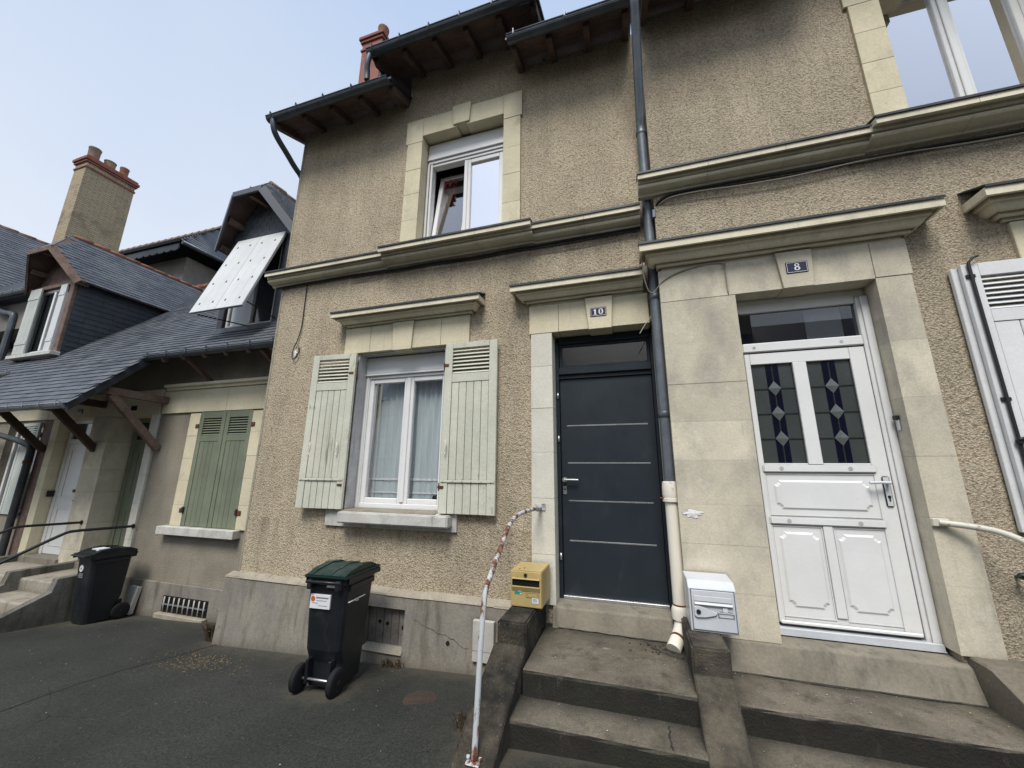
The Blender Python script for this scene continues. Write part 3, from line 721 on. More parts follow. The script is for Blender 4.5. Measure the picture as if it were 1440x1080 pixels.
# shutters of the lower window
shutter(H, -3.56, -2.985, -.075, -.04, 1.30, 3.035, 'shutter', angle=R(4), pivot=(-2.985,-.05,0), label='left pale green shutter, flaking along its foot')
shutter(H, -1.835, -1.25, -.075, -.04, 1.30, 3.04, 'shutter', label='right pale green shutter, folded flat on the wall')
mb = MB()
for x, s in ((-3.0,1),(-1.85,-1)):
    for z in (2.80, 1.55): mb.lathe([(.012,z-.04),(.014,z-.03),(.014,z+.03),(.012,z+.04)], (x+.006*s,-.03,0), 'Z', 10); mb.box(min(x,x-.06*s), max(x,x-.06*s), -.082, -.076, z-.012, z+.012)
mb.build_split('hinge', 'rust', H)
mb = MB()
for x in (-3.10, -3.47, -1.78):
    mb.tube([(x,-.1,2.0),(x,-.105,2.01),(x+.012,-.108,1.95),(x-.008,-.105,1.90),(x+.004,-.1,1.87)], .006, 6, smooth_iters=1)
mb.build_split('shutter_hook', 'castpipe', H)

# door 10 -----------------------------------------------------------------
mb = MB(); stack(mb, -.905, -.69, -.028, .30, .585, 3.068, .40); mb.build('door_jamb', 'whitestone', H)
mb = MB()
mb.box(-.922, -.62, -.03, .30, 3.07, 3.375, .004); mb.box(-.618, -.28, -.03, .30, 3.07, 3.375, .004)
mb.box(-.14, .24, -.03, .30, 3.07, 3.375, .004); keystone(mb, -.32, -.105, -.348, -.085, 3.055, 3.385, -.052, .25)
mb.build('lintel', 'tuffeau', H)
mb = MB(); cornice(mb, -1.085, .20, 0, -.195, 3.545, .165, 3.635, True, False); mb.build('door_pediment', 'cornice', H)
mb = MB(); capping(mb, -1.075, .19, 0, -.195, 3.548, 3.637); mb.build('pediment_capping', 'lead', H)
mb = MB(); mb.box(.262, .36, -.002, .30, .42, 3.07); mb.build('door_jamb', 'tuffeau8', H)
mb = MB(); Yd = .17
mb.box(-.688, -.655, Yd-.03, Yd+.05, .60, 3.02, .003); mb.box(.235, .262, Yd-.03, Yd+.05, .60, 3.02, .003)
mb.box(-.655, .235, Yd-.032, Yd+.05, 2.99, 3.066, .003); mb.box(-.655, .235, Yd-.045, Yd+.05, 2.665, 2.735, .006); mb.box(-.655, .235, Yd-.02, Yd+.05, 2.625, 2.665, .003)
fr = mb.build('door_frame', 'anth_frame', H)
mb = MB(); frame4(mb, -.65, .232, Yd-.012, Yd+.03, 2.736, 2.988, .028, .003); tr = mb.build('transom_window', 'anth_frame', H)
mb = MB(); mb.quad((-.625,Yd,2.762),(.206,Yd,2.762),(.206,Yd,2.962),(-.625,Yd,2.962)); mb.build('pane', 'glass_mid', tr)
room(tr, -.66, .24, Yd+.12, 1.4, .6, 3.0)
mb = MB(); mb.box(-.652, .232, Yd, Yd+.045, .628, 2.622, .003); dr = mb.build('front_door', 'anthracite', H)
for z in (2.15, 1.79, 1.44, 1.085):
    mb = MB(); mb.box(-.59, .168, Yd-.003, Yd+.01, z-.006, z+.006, .001); mb.build('inlay_strip', 'alu', dr)
mb = MB(); mb.box(-.652, .235, Yd-.035, Yd+.05, .600, .626, .003); mb.build('threshold', 'alu', H)
mb = MB(); mb.lathe([(.024,-.001),(.024,-.010),(.010,-.012),(.010,-.05),(.012,-.055)], (-.622,Yd,1.632), 'Y', 18); mb.tube([(-.622,Yd-.048,1.632),(-.56,Yd-.05,1.634),(-.49,Yd-.046,1.632)], .0095, 10)
mb.build('door_handle', 'alu', dr)
mb = MB(); mb.box(-.642, -.605, Yd-.009, Yd, 1.495, 1.575, .008, seg=3); lk = mb.build('lock_plate', 'alu', dr)
mb = MB(); mb.lathe([(.009,-.011),(.009,-.008)], (-.623,Yd,1.545), 'Y', 12); mb.build('keyhole','black',lk)
mb = MB()
for z in (2.45, 2.02, .95): mb.lathe([(.010,z-.03),(.010,z+.03)], (-.668,Yd-.035,0), 'Z', 10)
mb.build_split('hinge', 'alu', dr)
# doorstep block
mb = MB(); mb.prism([(-.085,.415),(-.045,.575),(-.03,.588),(.19,.603),(.19,.415)], 'X', -.715, .262, bev=.004); mb.build_split('doorstep', 'sill_conc', H)

# eaves -------------------------------------------------------------------
def eaves(parent, x0, x1, yg, zg, slope, ywall=0.0, yback=4.5, wood='wood_dark', step=.46, gmat='zinc', overl=.0):
    zt = lambda y: zg + .03 + slope*(y-yg)
    mb = MB()
    n = int((yback-yg)/.12)
    # boards (underside)
    k = 5
    for i in range(k):
        ya = yg+.05+(ywall+.3-yg)*i/k; yb = yg+.05+(ywall+.3-yg)*(i+1)/k-.003
        mb.add([(x0,ya,zt(ya)),(x1,ya,zt(ya)),(x1,yb,zt(yb)),(x0,yb,zt(yb)),(x0,ya,zt(ya)+.02),(x1,ya,zt(ya)+.02),(x1,yb,zt(yb)+.02),(x0,yb,zt(yb)+.02)],
               [(0,3,2,1),(4,5,6,7),(0,1,5,4),(2,3,7,6),(1,2,6,5),(0,4,7,3)])
    rf = mb.build('soffit', 'wood_red', parent)
    m = max(2, round((x1-x0)/step)+1)
    for i in range(m):
        x = x0+.035+i*(x1-x0-.07)/(m-1)
        mb = MB(); ya, yb = yg+.10, ywall+.25
        mb.add([(x-.033,ya+.0,zt(ya)-.002),(x-.033,ya,zt(ya)-.055),(x-.033,ya+.04,zt(ya)-.085),(x-.033,yb,zt(yb)-.115),(x-.033,yb,zt(yb)-.002)] +
               [(x+.033,ya+.0,zt(ya)-.002),(x+.033,ya,zt(ya)-.055),(x+.033,ya+.04,zt(ya)-.085),(x+.033,yb,zt(yb)-.115),(x+.033,yb,zt(yb)-.002)],
               [(0,1,2,3,4),(9,8,7,6,5),(0,5,6,1),(1,6,7,2),(2,7,8,3),(3,8,9,4),(4,9,5,0)])
        mb.build('rafter', 'wood_post' if False else 'wood_red', parent)
    # slate covering
    mb = MB(); e = .03
    mb.add([(x0-e,yg-.005,zt(yg)+.012),(x1+e,yg-.005,zt(yg)+.012),(x1+e,yback,zt(yback)+.025),(x0-e,yback,zt(yback)+.025),
            (x0-e,yg-.005,zt(yg)+.045),(x1+e,yg-.005,zt(yg)+.045),(x1+e,yback,zt(yback)+.055),(x0-e,yback,zt(yback)+.055)],
           [(0,3,2,1),(4,5,6,7),(0,1,5,4),(2,3,7,6),(1,2,6,5),(0,4,7,3)])
    mb.build('roof', 'slate_dark', parent)
    gutter(parent, x0, x1, yg-.06, zg+.035, gmat)
eaves(H, -4.52, -2.60, -.46, 6.40, .44)
eaves(H, -1.05, .25, -.46, 6.40, .44)
eaves(H, -2.86, -.72, -.56, 6.79, .44)
# cheeks closing the raised part of the roof
mb = MB()
for x in (-2.84, -.74): mb.prism([(-.5,6.80),(-.5,6.84),(3.5,8.6),(3.5,8.0),(0,6.62),(0,6.80)], 'X', x-.012, x+.012)
mb.build_split('verge_board', 'wood_dark', H)
mb = MB(); mb.tube([(-2.83,-.57,6.78),(-2.86,-.57,6.66),(-2.88,-.53,6.56),(-2.88,-.52,6.46)], .034, 12, smooth_iters=1); mb.build('gutter_spout', 'zinc', H)
mb = MB(); mb.tube([(-4.43,-.47,6.42),(-4.43,-.46,6.30),(-4.43,-.40,6.20),(-4.43,-.18,6.08),(-4.43,-.06,6.00),(-4.40,.10,5.90),(-4.395,.22,5.5),(-4.395,.22,2.0)], .038, 12, smooth_iters=2); mb.build('side_downpipe', 'zinc', H)
# brick chimney
def chimney(parent, x0, x1, y0, y1, z0, z1, bands, mat, bmat, pots, name='chimney'):
    mb = MB(); mb.box(x0, x1, y0, y1, z0, z1, .004); ch = mb.build(name, mat, parent)
    mb = MB()
    for za, zb, o in bands: mb.box(x0-o, x1+o, y0-o, y1+o, za, zb, .006)
    mb.build('brick_course', bmat, ch)
    for (px, py, r, pz, ph, pm) in pots:
        mb = MB(); mb.lathe([(r*.86,pz),(r*.95,pz+ph*.9),(r*1.02,pz+ph*.93),(r*1.02,pz+ph),(r*.86,pz+ph),(r*.8,pz+ph*.6)], (px,py,0), 'Z', 20); mb.build('chimney_pot', pm, ch)
    return ch
chimney(H, -4.50, -4.06, 1.0, 1.42, 6.9, 9.86, [(9.55,9.60,.02),(9.74,9.80,.03),(9.801,9.87,.055)], 'redbrick', 'redcourse', [(-4.22,1.2,.105,9.87,.42,'terracotta')])

# ================================================================== HOUSE 8
G = thing('terraced_house', 'roughcast house with white panelled front door and stained glass panes', 'house', (2.5, -.15, 0))
D8 = (.90, 1.93, .34, 3.22); W8 = (2.36, 3.48, 4.60, 6.17); V8 = (3.02, 4.1, 1.4, 3.22)
mb = MB(); wall_grid(mb, .352, 6.0, -.35, 6.56, [D8, W8, V8], -.15, .32)
mb.box(.352, .7, .32, 7, -.3, 6.5) ; mb.box(5.7, 6.0, .32, 7, -.3, 6.5)
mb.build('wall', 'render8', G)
mb = MB()
# broad left pier of coursed stone
z = .545
for h in (.30,.33,.29,.34,.31,.32,.36,.395):
    mb.box(.335, .93, -.178+random.uniform(-.002,.002), .06, z+.0002, z+h-.0002, .0010); z += h
mb.box(.335, .878, -.18, .06, z+.001, 3.50, .003)
mb.box(.881, 1.33, -.18, .06, 3.192, 3.50, .003); mb.box(1.44, 1.905, -.18, .06, 3.192, 3.50, .003); mb.box(1.908, 2.14, -.18, .06, 3.2, 3.50, .003)
keystone(mb, 1.282, 1.492, 1.256, 1.516, 3.185, 3.51, -.205, .06)
mb.build('door_surround', 'tuffeau8', G)
mb = MB()
z = .60
for h in (.40,.42,.41,.42,.43,.516):
    mb.box(1.905, 2.128, -.178+random.uniform(-.002,.002), .06, z+.0002, z+h-.0002, .0010); z += h
mb.build('door_jamb', 'tuffeau8', G)
mb = MB(); cornice(mb, .18, 2.31, -.15, -.36, 3.69, .19, 3.80); mb.build('door_pediment', 'cornice', G)
mb = MB(); capping(mb, .19, 2.30, -.15, -.36, 3.694, 3.802); mb.build('pediment_capping', 'lead', G)
mb = MB(); string(mb, .215, 2.02, -.15, -.32, 4.455, 3); string(mb, 2.02, 3.9, -.15, -.385, 4.47, 3); mb.build('string_course', 'cornice', G)
mb = MB(); capping(mb, .22, 2.0, -.15, -.32, 4.457, 4.51); capping(mb, 2.03, 3.9, -.15, -.385, 4.474, 4.55); mb.build('string_course_capping', 'lead', G)
mb = MB(); stack(mb, 2.15, 2.38, -.178, .0, 4.53, 5.9, .36); mb.box(2.12, 2.6, -.18, 0, 5.9, 6.2, .004); mb.box(2.6, 3.5, -.18, 0, 6.15, 6.2); mb.box(3.46, 3.7, -.178, 0, 4.53, 6.2); mb.build('window_surround', 'tuffeau', G)
mb = MB(); mb.box(2.76, 4.3, -.178, 0, 3.22, 3.52, .004); mb.build('lintel', 'tuffeau', G)
mb = MB(); cornice(mb, 2.54, 4.6, -.15, -.36, 3.72, .19, 3.82); mb.build('window_pediment', 'cornice', G)
mb = MB(); capping(mb, 2.55, 4.59, -.15, -.36, 3.724, 3.822); mb.build('pediment_capping', 'lead', G)
# upper window of 8
mb = MB(); frame4(mb, 2.385, 3.455, 0, .07, 4.66, 6.14, .05); wf = mb.build('window_frame', 'pvc', G)
casement(G, 2.43, 2.918, .01, 4.71, 6.1, 0, 'glass_hi', w=.055); casement(G, 2.922, 3.41, .01, 4.71, 6.1, 0, 'glass_hi', w=.055)
MB().box(2.895, 2.945, -.004, .012, 4.72, 6.08, .005).build('mullion', 'pvc', G)
room(wf, 2.38, 3.46, .34, 2, 4.6, 6.2)
mb = MB(); mb.box(2.40, 3.44, .11, .113, 5.02, 6.13); tag(mb.build('roller_blind', 'blind'), 'white roller blind drawn down behind the upstairs window right of the downpipe', 'blind')
mb = MB(); frame4(mb, 3.03, 4.09, 0, .07, 1.42, 3.2, .05); mb.box(3.07,4.05,.03,.035,1.46,3.16); mb.build('window_frame', 'pvc', G)

# door 8
Y0 = 0.0
mb = MB()
mb.box(.935, .975, Y0-.01, Y0+.07, .56, 3.12, .004); mb.box(1.828, 1.905, Y0-.02, Y0+.07, .56, 3.12, .006); mb.box(1.855, 1.905, Y0-.035, Y0-.02, .56, 3.12, .004)
mb.box(.975, 1.828, Y0-.01, Y0+.07, 3.075, 3.15, .004); mb.box(.975, 1.828, Y0-.022, Y0+.07, 2.712, 2.792, .008); mb.box(.935, 1.905, Y0+.0, Y0+.07, 3.12, 3.2)
fr8 = mb.build('door_frame', 'pvc', G)
mb = MB(); mb.quad((.965,Y0+.02,2.78),(1.84,Y0+.02,2.78),(1.84,Y0+.02,3.085),(.965,Y0+.02,3.085)); tp = mb.build('transom_pane', 'glass_mid', G)
room(tp, .94, 1.88, .10, 1.4, .6, 3.15)
mb = MB(); mb.box(1.50, 1.76, .09, .094, 2.70, 3.09); tag(mb.build('blind', 'net_dense'), 'pale blind glimpsed through the glass above the white door', 'blind')
mb = MB(); mb.lathe([(.012,-.024),(.010,-.020)], (1.06,Y0,2.75), 'Y', 12); mb.lathe([(.012,-.024),(.010,-.020)], (1.68,Y0,2.75), 'Y', 12); mb.build_split('drain_cap', 'reveal', fr8)
GX = [(1.02,1.322),(1.418,1.722)]; GZ = (1.785, 2.605)
mb = MB(); a, b = Y0-.012, Y0+.05
mb.box(.98, GX[0][0], a, b, .635, 2.70, .004); mb.box(GX[1][1], 1.825, a, b, .635, 2.70, .004); mb.box(GX[0][0], GX[1][1], a+.001, b, GZ[1], 2.70, .004)
mb.box(GX[0][1], GX[1][0], a-.006, b, GZ[0]-.01, GZ[1], .004)
mb.box(GX[0][0], GX[1][1], a+.004, b, .635, GZ[0], .002)
mb.box(1.005, 1.74, a-.016, a+.006, 1.715, 1.772, .007, seg=2); mb.box(1.005, 1.735, a-.016, a+.006, 1.325, 1.378, .007, seg=2)
mb.box(1.345, 1.405, a-.008, a+.008, .70, 1.322, .003)
mb.box(.985, 1.815, a-.018, a+.003, .632, .655, .006)
d8 = mb.build('front_door', 'pvc', G)
def raised(mb, x0, x1, z0, z1, y, c=.035, h=.009):
    """raised panel with notched (scooped) corners"""
    def ring(o, c):
        X0, X1, Z0, Z1 = x0+o, x1-o, z0+o, z1-o
        return [(X0+c,Z0),(X1-c,Z0),(X1-c,Z0+.4*c),(X1-.4*c,Z0+c),(X1,Z0+c),(X1,Z1-c),(X1-.4*c,Z1-c),(X1-c,Z1-.4*c),(X1-c,Z1),(X0+c,Z1),(X0+c,Z1-.4*c),(X0+.4*c,Z1-c),(X0,Z1-c),(X0,Z0+c),(X0+.4*c,Z0+c),(X0+c,Z0+.4*c)]
    A = [mb.bm.verts.new((p[0], y, p[1])) for p in ring(0,c)]; B = [mb.bm.verts.new((p[0], y-h, p[1])) for p in ring(.014,c)]
    n = len(A)
    for i in range(n): mb.bm.faces.new((A[i], A[(i+1)%n], B[(i+1)%n], B[i]))
    mb.bm.faces.new(B)
mb = MB()
yy = a+.003
for (q0,q1,q2,q3) in ((1.01,1.73,1.39,1.705),(1.01,1.34,.68,1.315),(1.41,1.73,.68,1.315)):
    for (u0,u1,v0,v1) in ((q0,q0+.006,q2,q3),(q1-.006,q1,q2,q3),(q0+.006,q1-.006,q2,q2+.006),(q0+.006,q1-.006,q3-.006,q3)): mb.box(u0,u1,yy-.004,yy+.004,v0,v1)
raised(mb, 1.065, 1.685, 1.435, 1.655, a+.004); raised(mb, 1.055, 1.315, .745, 1.27, a+.004); raised(mb, 1.43, 1.69, .745, 1.27, a+.004)
mb.build('door_panel', 'pvc', d8)
for gx0, gx1 in GX:
    mb = MB(); yg = Y0+.01; mb.quad((gx0,yg,GZ[0]),(gx1,yg,GZ[0]),(gx1,yg,GZ[1]),(gx0,yg,GZ[1])); mb.build('pane', 'glass_tinted', d8)
    cx = (gx0+gx1)/2+.004; mb = MB()
    for s in (-1,1): mb.box(min(cx+.006*s,cx+.046*s), max(cx+.006*s,cx+.046*s), yg-.004, yg-.001, GZ[0], GZ[1])
    mb.build_split('stained_glass_strip', 'glass_blue', d8)
    mb = MB(); mb.box(cx-.003, cx+.003, yg-.008, yg-.0045, GZ[0], GZ[1])
    for i, zc in enumerate((2.395, 2.185, 1.98)): mb.box(gx0, gx1, yg-.007, yg-.0042, zc-.003, zc+.003)
    for e in (gx0, gx1-.006): mb.box(e, e+.006, yg-.004, yg-.0012, GZ[0], GZ[1])
    mb.build('lead_came', 'seam', d8)
    mb = MB()
    for zc in (2.395, 2.185, 1.98):
        v = [(cx-.047,yg-.009,zc),(cx,yg-.009,zc-.062),(cx+.047,yg-.009,zc),(cx,yg-.009,zc+.062),(cx,yg-.016,zc)]
        mb.add(v, [(0,1,4),(1,2,4),(2,3,4),(3,0,4)])
    mb.build_split('glass_diamond', 'glass_bevel', d8)
mb = MB(); mb.box(1.762, 1.806, a-.012, a-.001, 1.475, 1.69, .018, seg=4); mb.tube([(1.784,a-.01,1.645),(1.784,a-.05,1.645)], .011, 10); mb.tube([(1.79,a-.052,1.645),(1.73,a-.055,1.647),(1.665,a-.05,1.643)], .011, 10)
hd = mb.build('door_handle', 'mailwhite', d8)
mb = MB(); mb.lathe([(.010,-.016),(.010,-.010)], (1.784,a,1.545), 'Y', 14); mb.box(1.780,1.788,a-.016,a-.011,1.515,1.54); mb.build('keyhole','blackiron',d8)
mb = MB()
for x, z in ((1.13,1.745),(1.58,1.745),(1.13,1.352),(1.58,1.352)): mb.lathe([(.014,-.0185),(.010,-.0150)], (x,a,z), 'Y', 12)
mb.build_split('drain_cap', 'reveal', d8)
mb = MB(); mb.box(.93, 1.905, -.05, .07, .562, .612, .004); mb.box(.93,1.905,-.056,-.05,.565,.572); mb.build('threshold', 'mailwhite', G)
mb = MB(); mb.prism([(-.255,.355),(-.19,.535),(-.165,.548),(.06,.562),(.06,.355)], 'X', .525, 1.945, bev=.004); mb.build_split('doorstep', 'sill_conc', G)
# eaves over 8
mb_e = None
eaves(G, .37, 1.80, -.62, 6.34, .44, -.15)
eaves(G, 1.72, 4.7, -.72, 6.86, .44, -.15)
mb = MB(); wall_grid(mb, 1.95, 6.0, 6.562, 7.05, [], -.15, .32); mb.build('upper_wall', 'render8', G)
# shutter of 8's ground floor window, folded back
sh = shutter(G, 2.38, 2.98, -.235, -.20, 1.35, 3.20, 'shutter_bright', louv=(.10,.36), bars=(), stile=.095, planks=3, label='white shutter folded back on the wall at the right edge')
MB().box(2.345, 2.40, -.198, -.165, 1.35, 3.19, .004).build('shutter_rebate', 'shutter_bright', G)
mb = MB(); mb.tube([(2.415,-.25,1.45),(2.415,-.25,3.20),(2.44,-.262,3.235),(2.47,-.262,3.245)], .0095, 8)
for z in (3.10, 2.2, 1.6): mb.box(2.39, 2.44, -.246, -.236, z-.012, z+.012)
mb.lathe([(.018,-.27),(.022,-.26),(.022,-.25)], (2.415,0,1.92), 'Y', 12)
mb.tube([(2.40,-.27,1.93),(2.47,-.272,1.95),(2.52,-.27,1.93)], .010, 8)
for s in (0, .03): mb.tube([(2.46+s,-.262,1.92),(2.445+s,-.262,1.87),(2.47+s,-.262,1.83),(2.45+s,-.262,1.79),(2.47+s,-.262,1.77)], .007, 6, smooth_iters=1)
mb.build('shutter_bolt', 'blackiron', sh)
mb = MB()
for dx in (0,): 
    mb.tube([(2.285,-.15,1.08),(2.285,-.22,1.08)], .009, 8); mb.tube([(2.25,-.22,1.09),(2.265,-.225,1.105),(2.30,-.225,1.10),(2.305,-.225,1.06),(2.29,-.225,1.02)], [.012,.017,.016,.015,.008], 8, smooth_iters=1)
mb.build('shutter_holdback', 'bingreen', G)

# ================================================================== downpipe between the houses
P = thing('downpipe', 'grey zinc downpipe with a cream cast iron foot between the two front doors', 'downpipe', (.297, -.08, .45))
mb = MB(); px_, py_ = .297, -.078
mb.tube([(px_,py_,1.60),(px_,py_,5.16),(px_,py_-.015,5.24),(px_+.0,-.50,6.16),(px_,-.56,6.25),(px_,-.57,6.38)], .045, 18, smooth_iters=1); mb.build('pipe', 'pipe', P)
mb = MB()
for z in (5.14, 3.30, 2.2): mb.lathe([(.050,z-.03),(.054,z-.02),(.054,z+.012),(.050,z+.02)], (px_,py_,0), 'Z', 20)
mb.build_split('collar', 'zinc', P)
mb = MB(); mb.lathe([(.052,.62),(.052,1.50),(.064,1.505),(.068,1.53),(.066,1.60),(.062,1.63),(.05,1.635)], (px_,py_,0), 'Z', 22)
mb.tube([(px_,py_,.70),(px_,py_,.585),(px_-.012,py_-.03,.535),(px_-.05,py_-.10,.485),(px_-.085,py_-.165,.445)], .051, 20, smooth_iters=2)
fo = mb.build('cast_foot', 'castpipe', P)
mb = MB(); mb.lathe([(.058,.60),(.066,.605),(.067,.67),(.060,.69),(.054,.70)], (px_,py_,0), 'Z', 22); mb.lathe([(.063,1.47),(.069,1.475),(.069,1.50),(.063,1.503)],(px_,py_,0),'Z',20); mb.build_split('collar', 'castpipe', P)
mb = MB(); mb.lathe([(.0535,.585),(.0545,.59),(.0545,.598),(.053,.60)], (px_,py_,0), 'Z', 22); mb.lathe([(.054,.700),(.0545,.704),(.0535,.712)], (px_,py_,0), 'Z', 22)
mb.tube([(px_-.04,py_-.085,.494),(px_-.048,py_-.1,.487)], .0545, 20); mb.tube([(px_-.09,py_-.02,1.50),(px_+.06,py_-.03,1.50)], .008, 8); mb.build('rust_ring', 'rust', P)

# ================================================================== left house with slate roof and timber canopies
L = thing('slate_roofed_house', 'lower house with steep slate roof, dormers and timber porch canopy', 'house', (-8.5, .6, -.2))
YL = .6
GS = (-6.32, -5.22, .88, 2.59); GD = (-8.41, -7.37, .20, 2.59); WD = (-9.83, -8.84, .20, 2.59); LW = (-11.45, -10.35, .90, 2.52)
mb = MB(); wall_grid(mb, -14.0, -4.2, -.8, 3.6, [GS, GD, WD, LW], YL, YL+.4); mb.box(-14.0,-13.7,1.0,7,-.8,3.6); mb.build('wall', 'renderL', L)
mb = MB(); YF = YL-.03
stack(mb, -6.52, -6.30, YF, YL+.1, .90, 2.55, .33); stack(mb, -5.24, -5.02, YF, YL+.1, .90, 2.55, .33)
course(mb, -7.2, -4.4, YF, YL+.1, 2.572, 2.93, .7); mb.box(-4.9,-4.38,YF,YL+.1,2.3,2.57,.003)
mb.build('window_surround', 'tuffeau', L)
mb = MB(); mb.prism([(YL,3.06),(YL-.10,3.03),(YL-.10,2.99),(YL-.06,2.985),(YL-.05,2.945),(YL-.02,2.935),(YL,2.935)], 'X', -7.15, -4.36); mb.build('string_course', 'cornice', L)
mb = MB(); mb.box(-6.64, -5.15, YL-.12, YL+.05, .79, .90, .006); mb.build('window_sill', 'whitesill', L)
shutter(L, -6.295, -5.775, YL-.028, YL+.01, .905, 2.565, 'shutter_green', louv=(.10,.36), bars=(), planks=4, stile=.075, label='left leaf of the closed sage green shutters', name='shutter')
shutter(L, -5.765, -5.245, YL-.028, YL+.01, .905, 2.565, 'shutter_green', louv=(.10,.36), bars=(), planks=4, stile=.075, label='right leaf of the closed sage green shutters')
mb = MB()
for x in (-6.33,-5.205):
    for z in (1.12, 2.35): mb.box(x-.035, x+.035, YL-.04, YL-.03, z-.03, z+.03, .004)
mb.build_split('hinge', 'rust', L)
mb = MB(); mb.box(-6.31,-6.27,YL-.05,YL-.03,1.09,1.17,.004); mb.box(-5.27,-5.23,YL-.05,YL-.03,1.09,1.17,.004); mb.build_split('shutter_pintle','blackiron',L)
mb = MB(); mb.box(-7.5, -4.36, YL-.05, YL, -.8, .155, .006); mb.build('plinth', 'plinth', L)
# door jambs and piers
mb = MB(); stack(mb, -7.40, -7.245, YF-.01, YL+.3, .27, 2.57, .5); mb.build('door_jamb', 'whitestone', L)
mb = MB(); stack(mb, -8.87, -8.38, YF-.01, YL+.38, .05, 2.57, .42); mb.build('door_pier', 'tuffeau8', L)
mb = MB(); stack(mb, -9.99, -9.80, YF-.012, YL+.3, .27, 2.57, .5); mb.build('door_jamb', 'tuffeau', L)
mb = MB(); course(mb, -12.0, -7.24, YF-.006, YL+.3, 2.572, 2.98, .62); mb.build('lintel', 'tuffeau', L)
mb = MB(); mb.box(-10.32, -10.0, YL-.012, YL+.02, .1, 2.57, .003); mb.build('render_panel', 'wood_post', L)
# green door
mb = MB(); yd = YL+.30
mb.box(-8.38,-8.30,yd,yd+.06,.27,2.57,.004); mb.box(-7.48,-7.40,yd,yd+.06,.27,2.57,.004); mb.box(-8.30,-7.48,yd+.001,yd+.06,2.5,2.57); mb.box(-8.30,-7.48,yd+.001,yd+.06,2.14,2.20,.004)
mb.build('door_frame', 'greendoor', L)
mb = MB(); mb.box(-8.30,-7.48,yd+.02,yd+.05,.29,2.14,.003)
for z0_, z1_ in ((.42,1.05),(1.2,2.02)):
    frame4(mb, -8.18, -7.60, yd+.008, yd+.02, z0_, z1_, .03, .003)
mb.build('green_door', 'greendoor', L)
mb = MB(); mb.quad((-8.30,yd+.03,2.2),(-7.48,yd+.03,2.2),(-7.48,yd+.03,2.5),(-8.30,yd+.03,2.5)); mb.build('transom_pane','glass_dark',L)
# white door
yd = YL+.12
mb = MB(); mb.box(-9.80,-9.72,yd,yd+.06,.27,2.57,.004); mb.box(-8.95,-8.87,yd,yd+.06,.27,2.57,.004); mb.box(-9.72,-8.95,yd+.001,yd+.06,2.5,2.57); mb.box(-9.72,-8.95,yd-.005,yd+.06,2.14,2.22,.004); mb.build('door_frame', 'pvc', L)
mb = MB(); mb.box(-9.72,-8.95,yd+.012,yd+.05,.29,2.14,.003); frame4(mb, -9.62,-9.05,yd+.002,yd+.012,.42,1.05,.03,.003); frame4(mb,-9.62,-9.05,yd+.002,yd+.012,1.2,2.03,.03,.003); wd = mb.build('white_door', 'pvc', L)
mb = MB(); mb.tube([(-9.03,yd-.0,1.17),(-9.03,yd-.04,1.17),(-9.12,yd-.045,1.17)], .012, 8); mb.box(-9.28,-9.16,yd-.006,yd+.01,1.30,1.35,.003); mb.build('door_handle','rust',wd)
mb = MB(); mb.quad((-9.72,yd+.03,2.2),(-8.95,yd+.03,2.2),(-8.95,yd+.03,2.5),(-9.72,yd+.03,2.5)); mb.build('transom_pane','glass_dark',L)
mb = MB(); mb.box(-9.85,-8.85,YL-.08,YL+.3,.18,.285,.006); mb.box(-8.4,-7.38,YL-.08,YL+.34,.18,.285,.006); mb.build_split('doorstep','sill_conc',L)
# left window
mb = MB(); frame4(mb, LW[0], LW[1], YL+.1, YL+.17, LW[2], LW[3], .06); mb.box(-10.93,-10.87,YL+.095,YL+.17,.96,2.46,.004); lw = mb.build('window_frame','pvc',L)
mb = MB(); mb.quad((LW[0],YL+.14,LW[2]),(LW[1],YL+.14,LW[2]),(LW[1],YL+.14,LW[3]),(LW[0],YL+.14,LW[3])); mb.build('pane','glass_dark',L)
shutter(L, -10.93, -10.33, YL-.06, YL-.025, .90, 2.52, 'shutter_pale', bars=(), planks=6, stile=.07, label='pale grey shutter open beside the drainpipe', angle=R(-3), pivot=(-10.33,YL-.04,0))
# main roof ----------------------------------------------------------------
def slates(mb, P, U, V, w, h, nu, nv, inside, th=.006, jit=.003):
    """courses of individual slates: P origin, U along the course, V up the slope"""
    P, U, V = Vector(P), Vector(U).normalized(), Vector(V).normalized(); Nn = U.cross(V).normalized()
    if Nn.z < 0: Nn = -Nn
    for j in range(nv):
        off = (j % 2)*w/2
        for i in range(-1, nu+1):
            u, v = i*w+off, j*h
            if not inside(P + U*(u+w/2) + V*(v+h/2)): continue
            a, b = P+U*(u+.002)+V*(v-.02+random.uniform(-jit,jit)), P+U*(u+w-.002)+V*(v-.02+random.uniform(-jit,jit))
            c, d = b+V*(h+.03), a+V*(h+.03); lift = Nn*(th*2.2+random.uniform(0,.003)); t = Nn*th
            mb.add([a+lift, b+lift, c+Nn*.002, d+Nn*.002, a+lift-t, b+lift-t], [(0,1,2,3),(4,5,1,0),(4,0,3),(5,2,1)])
K1 = 1.03; zr = lambda y: 3.40 + K1*(y-.12)
ridge_y = 3.45
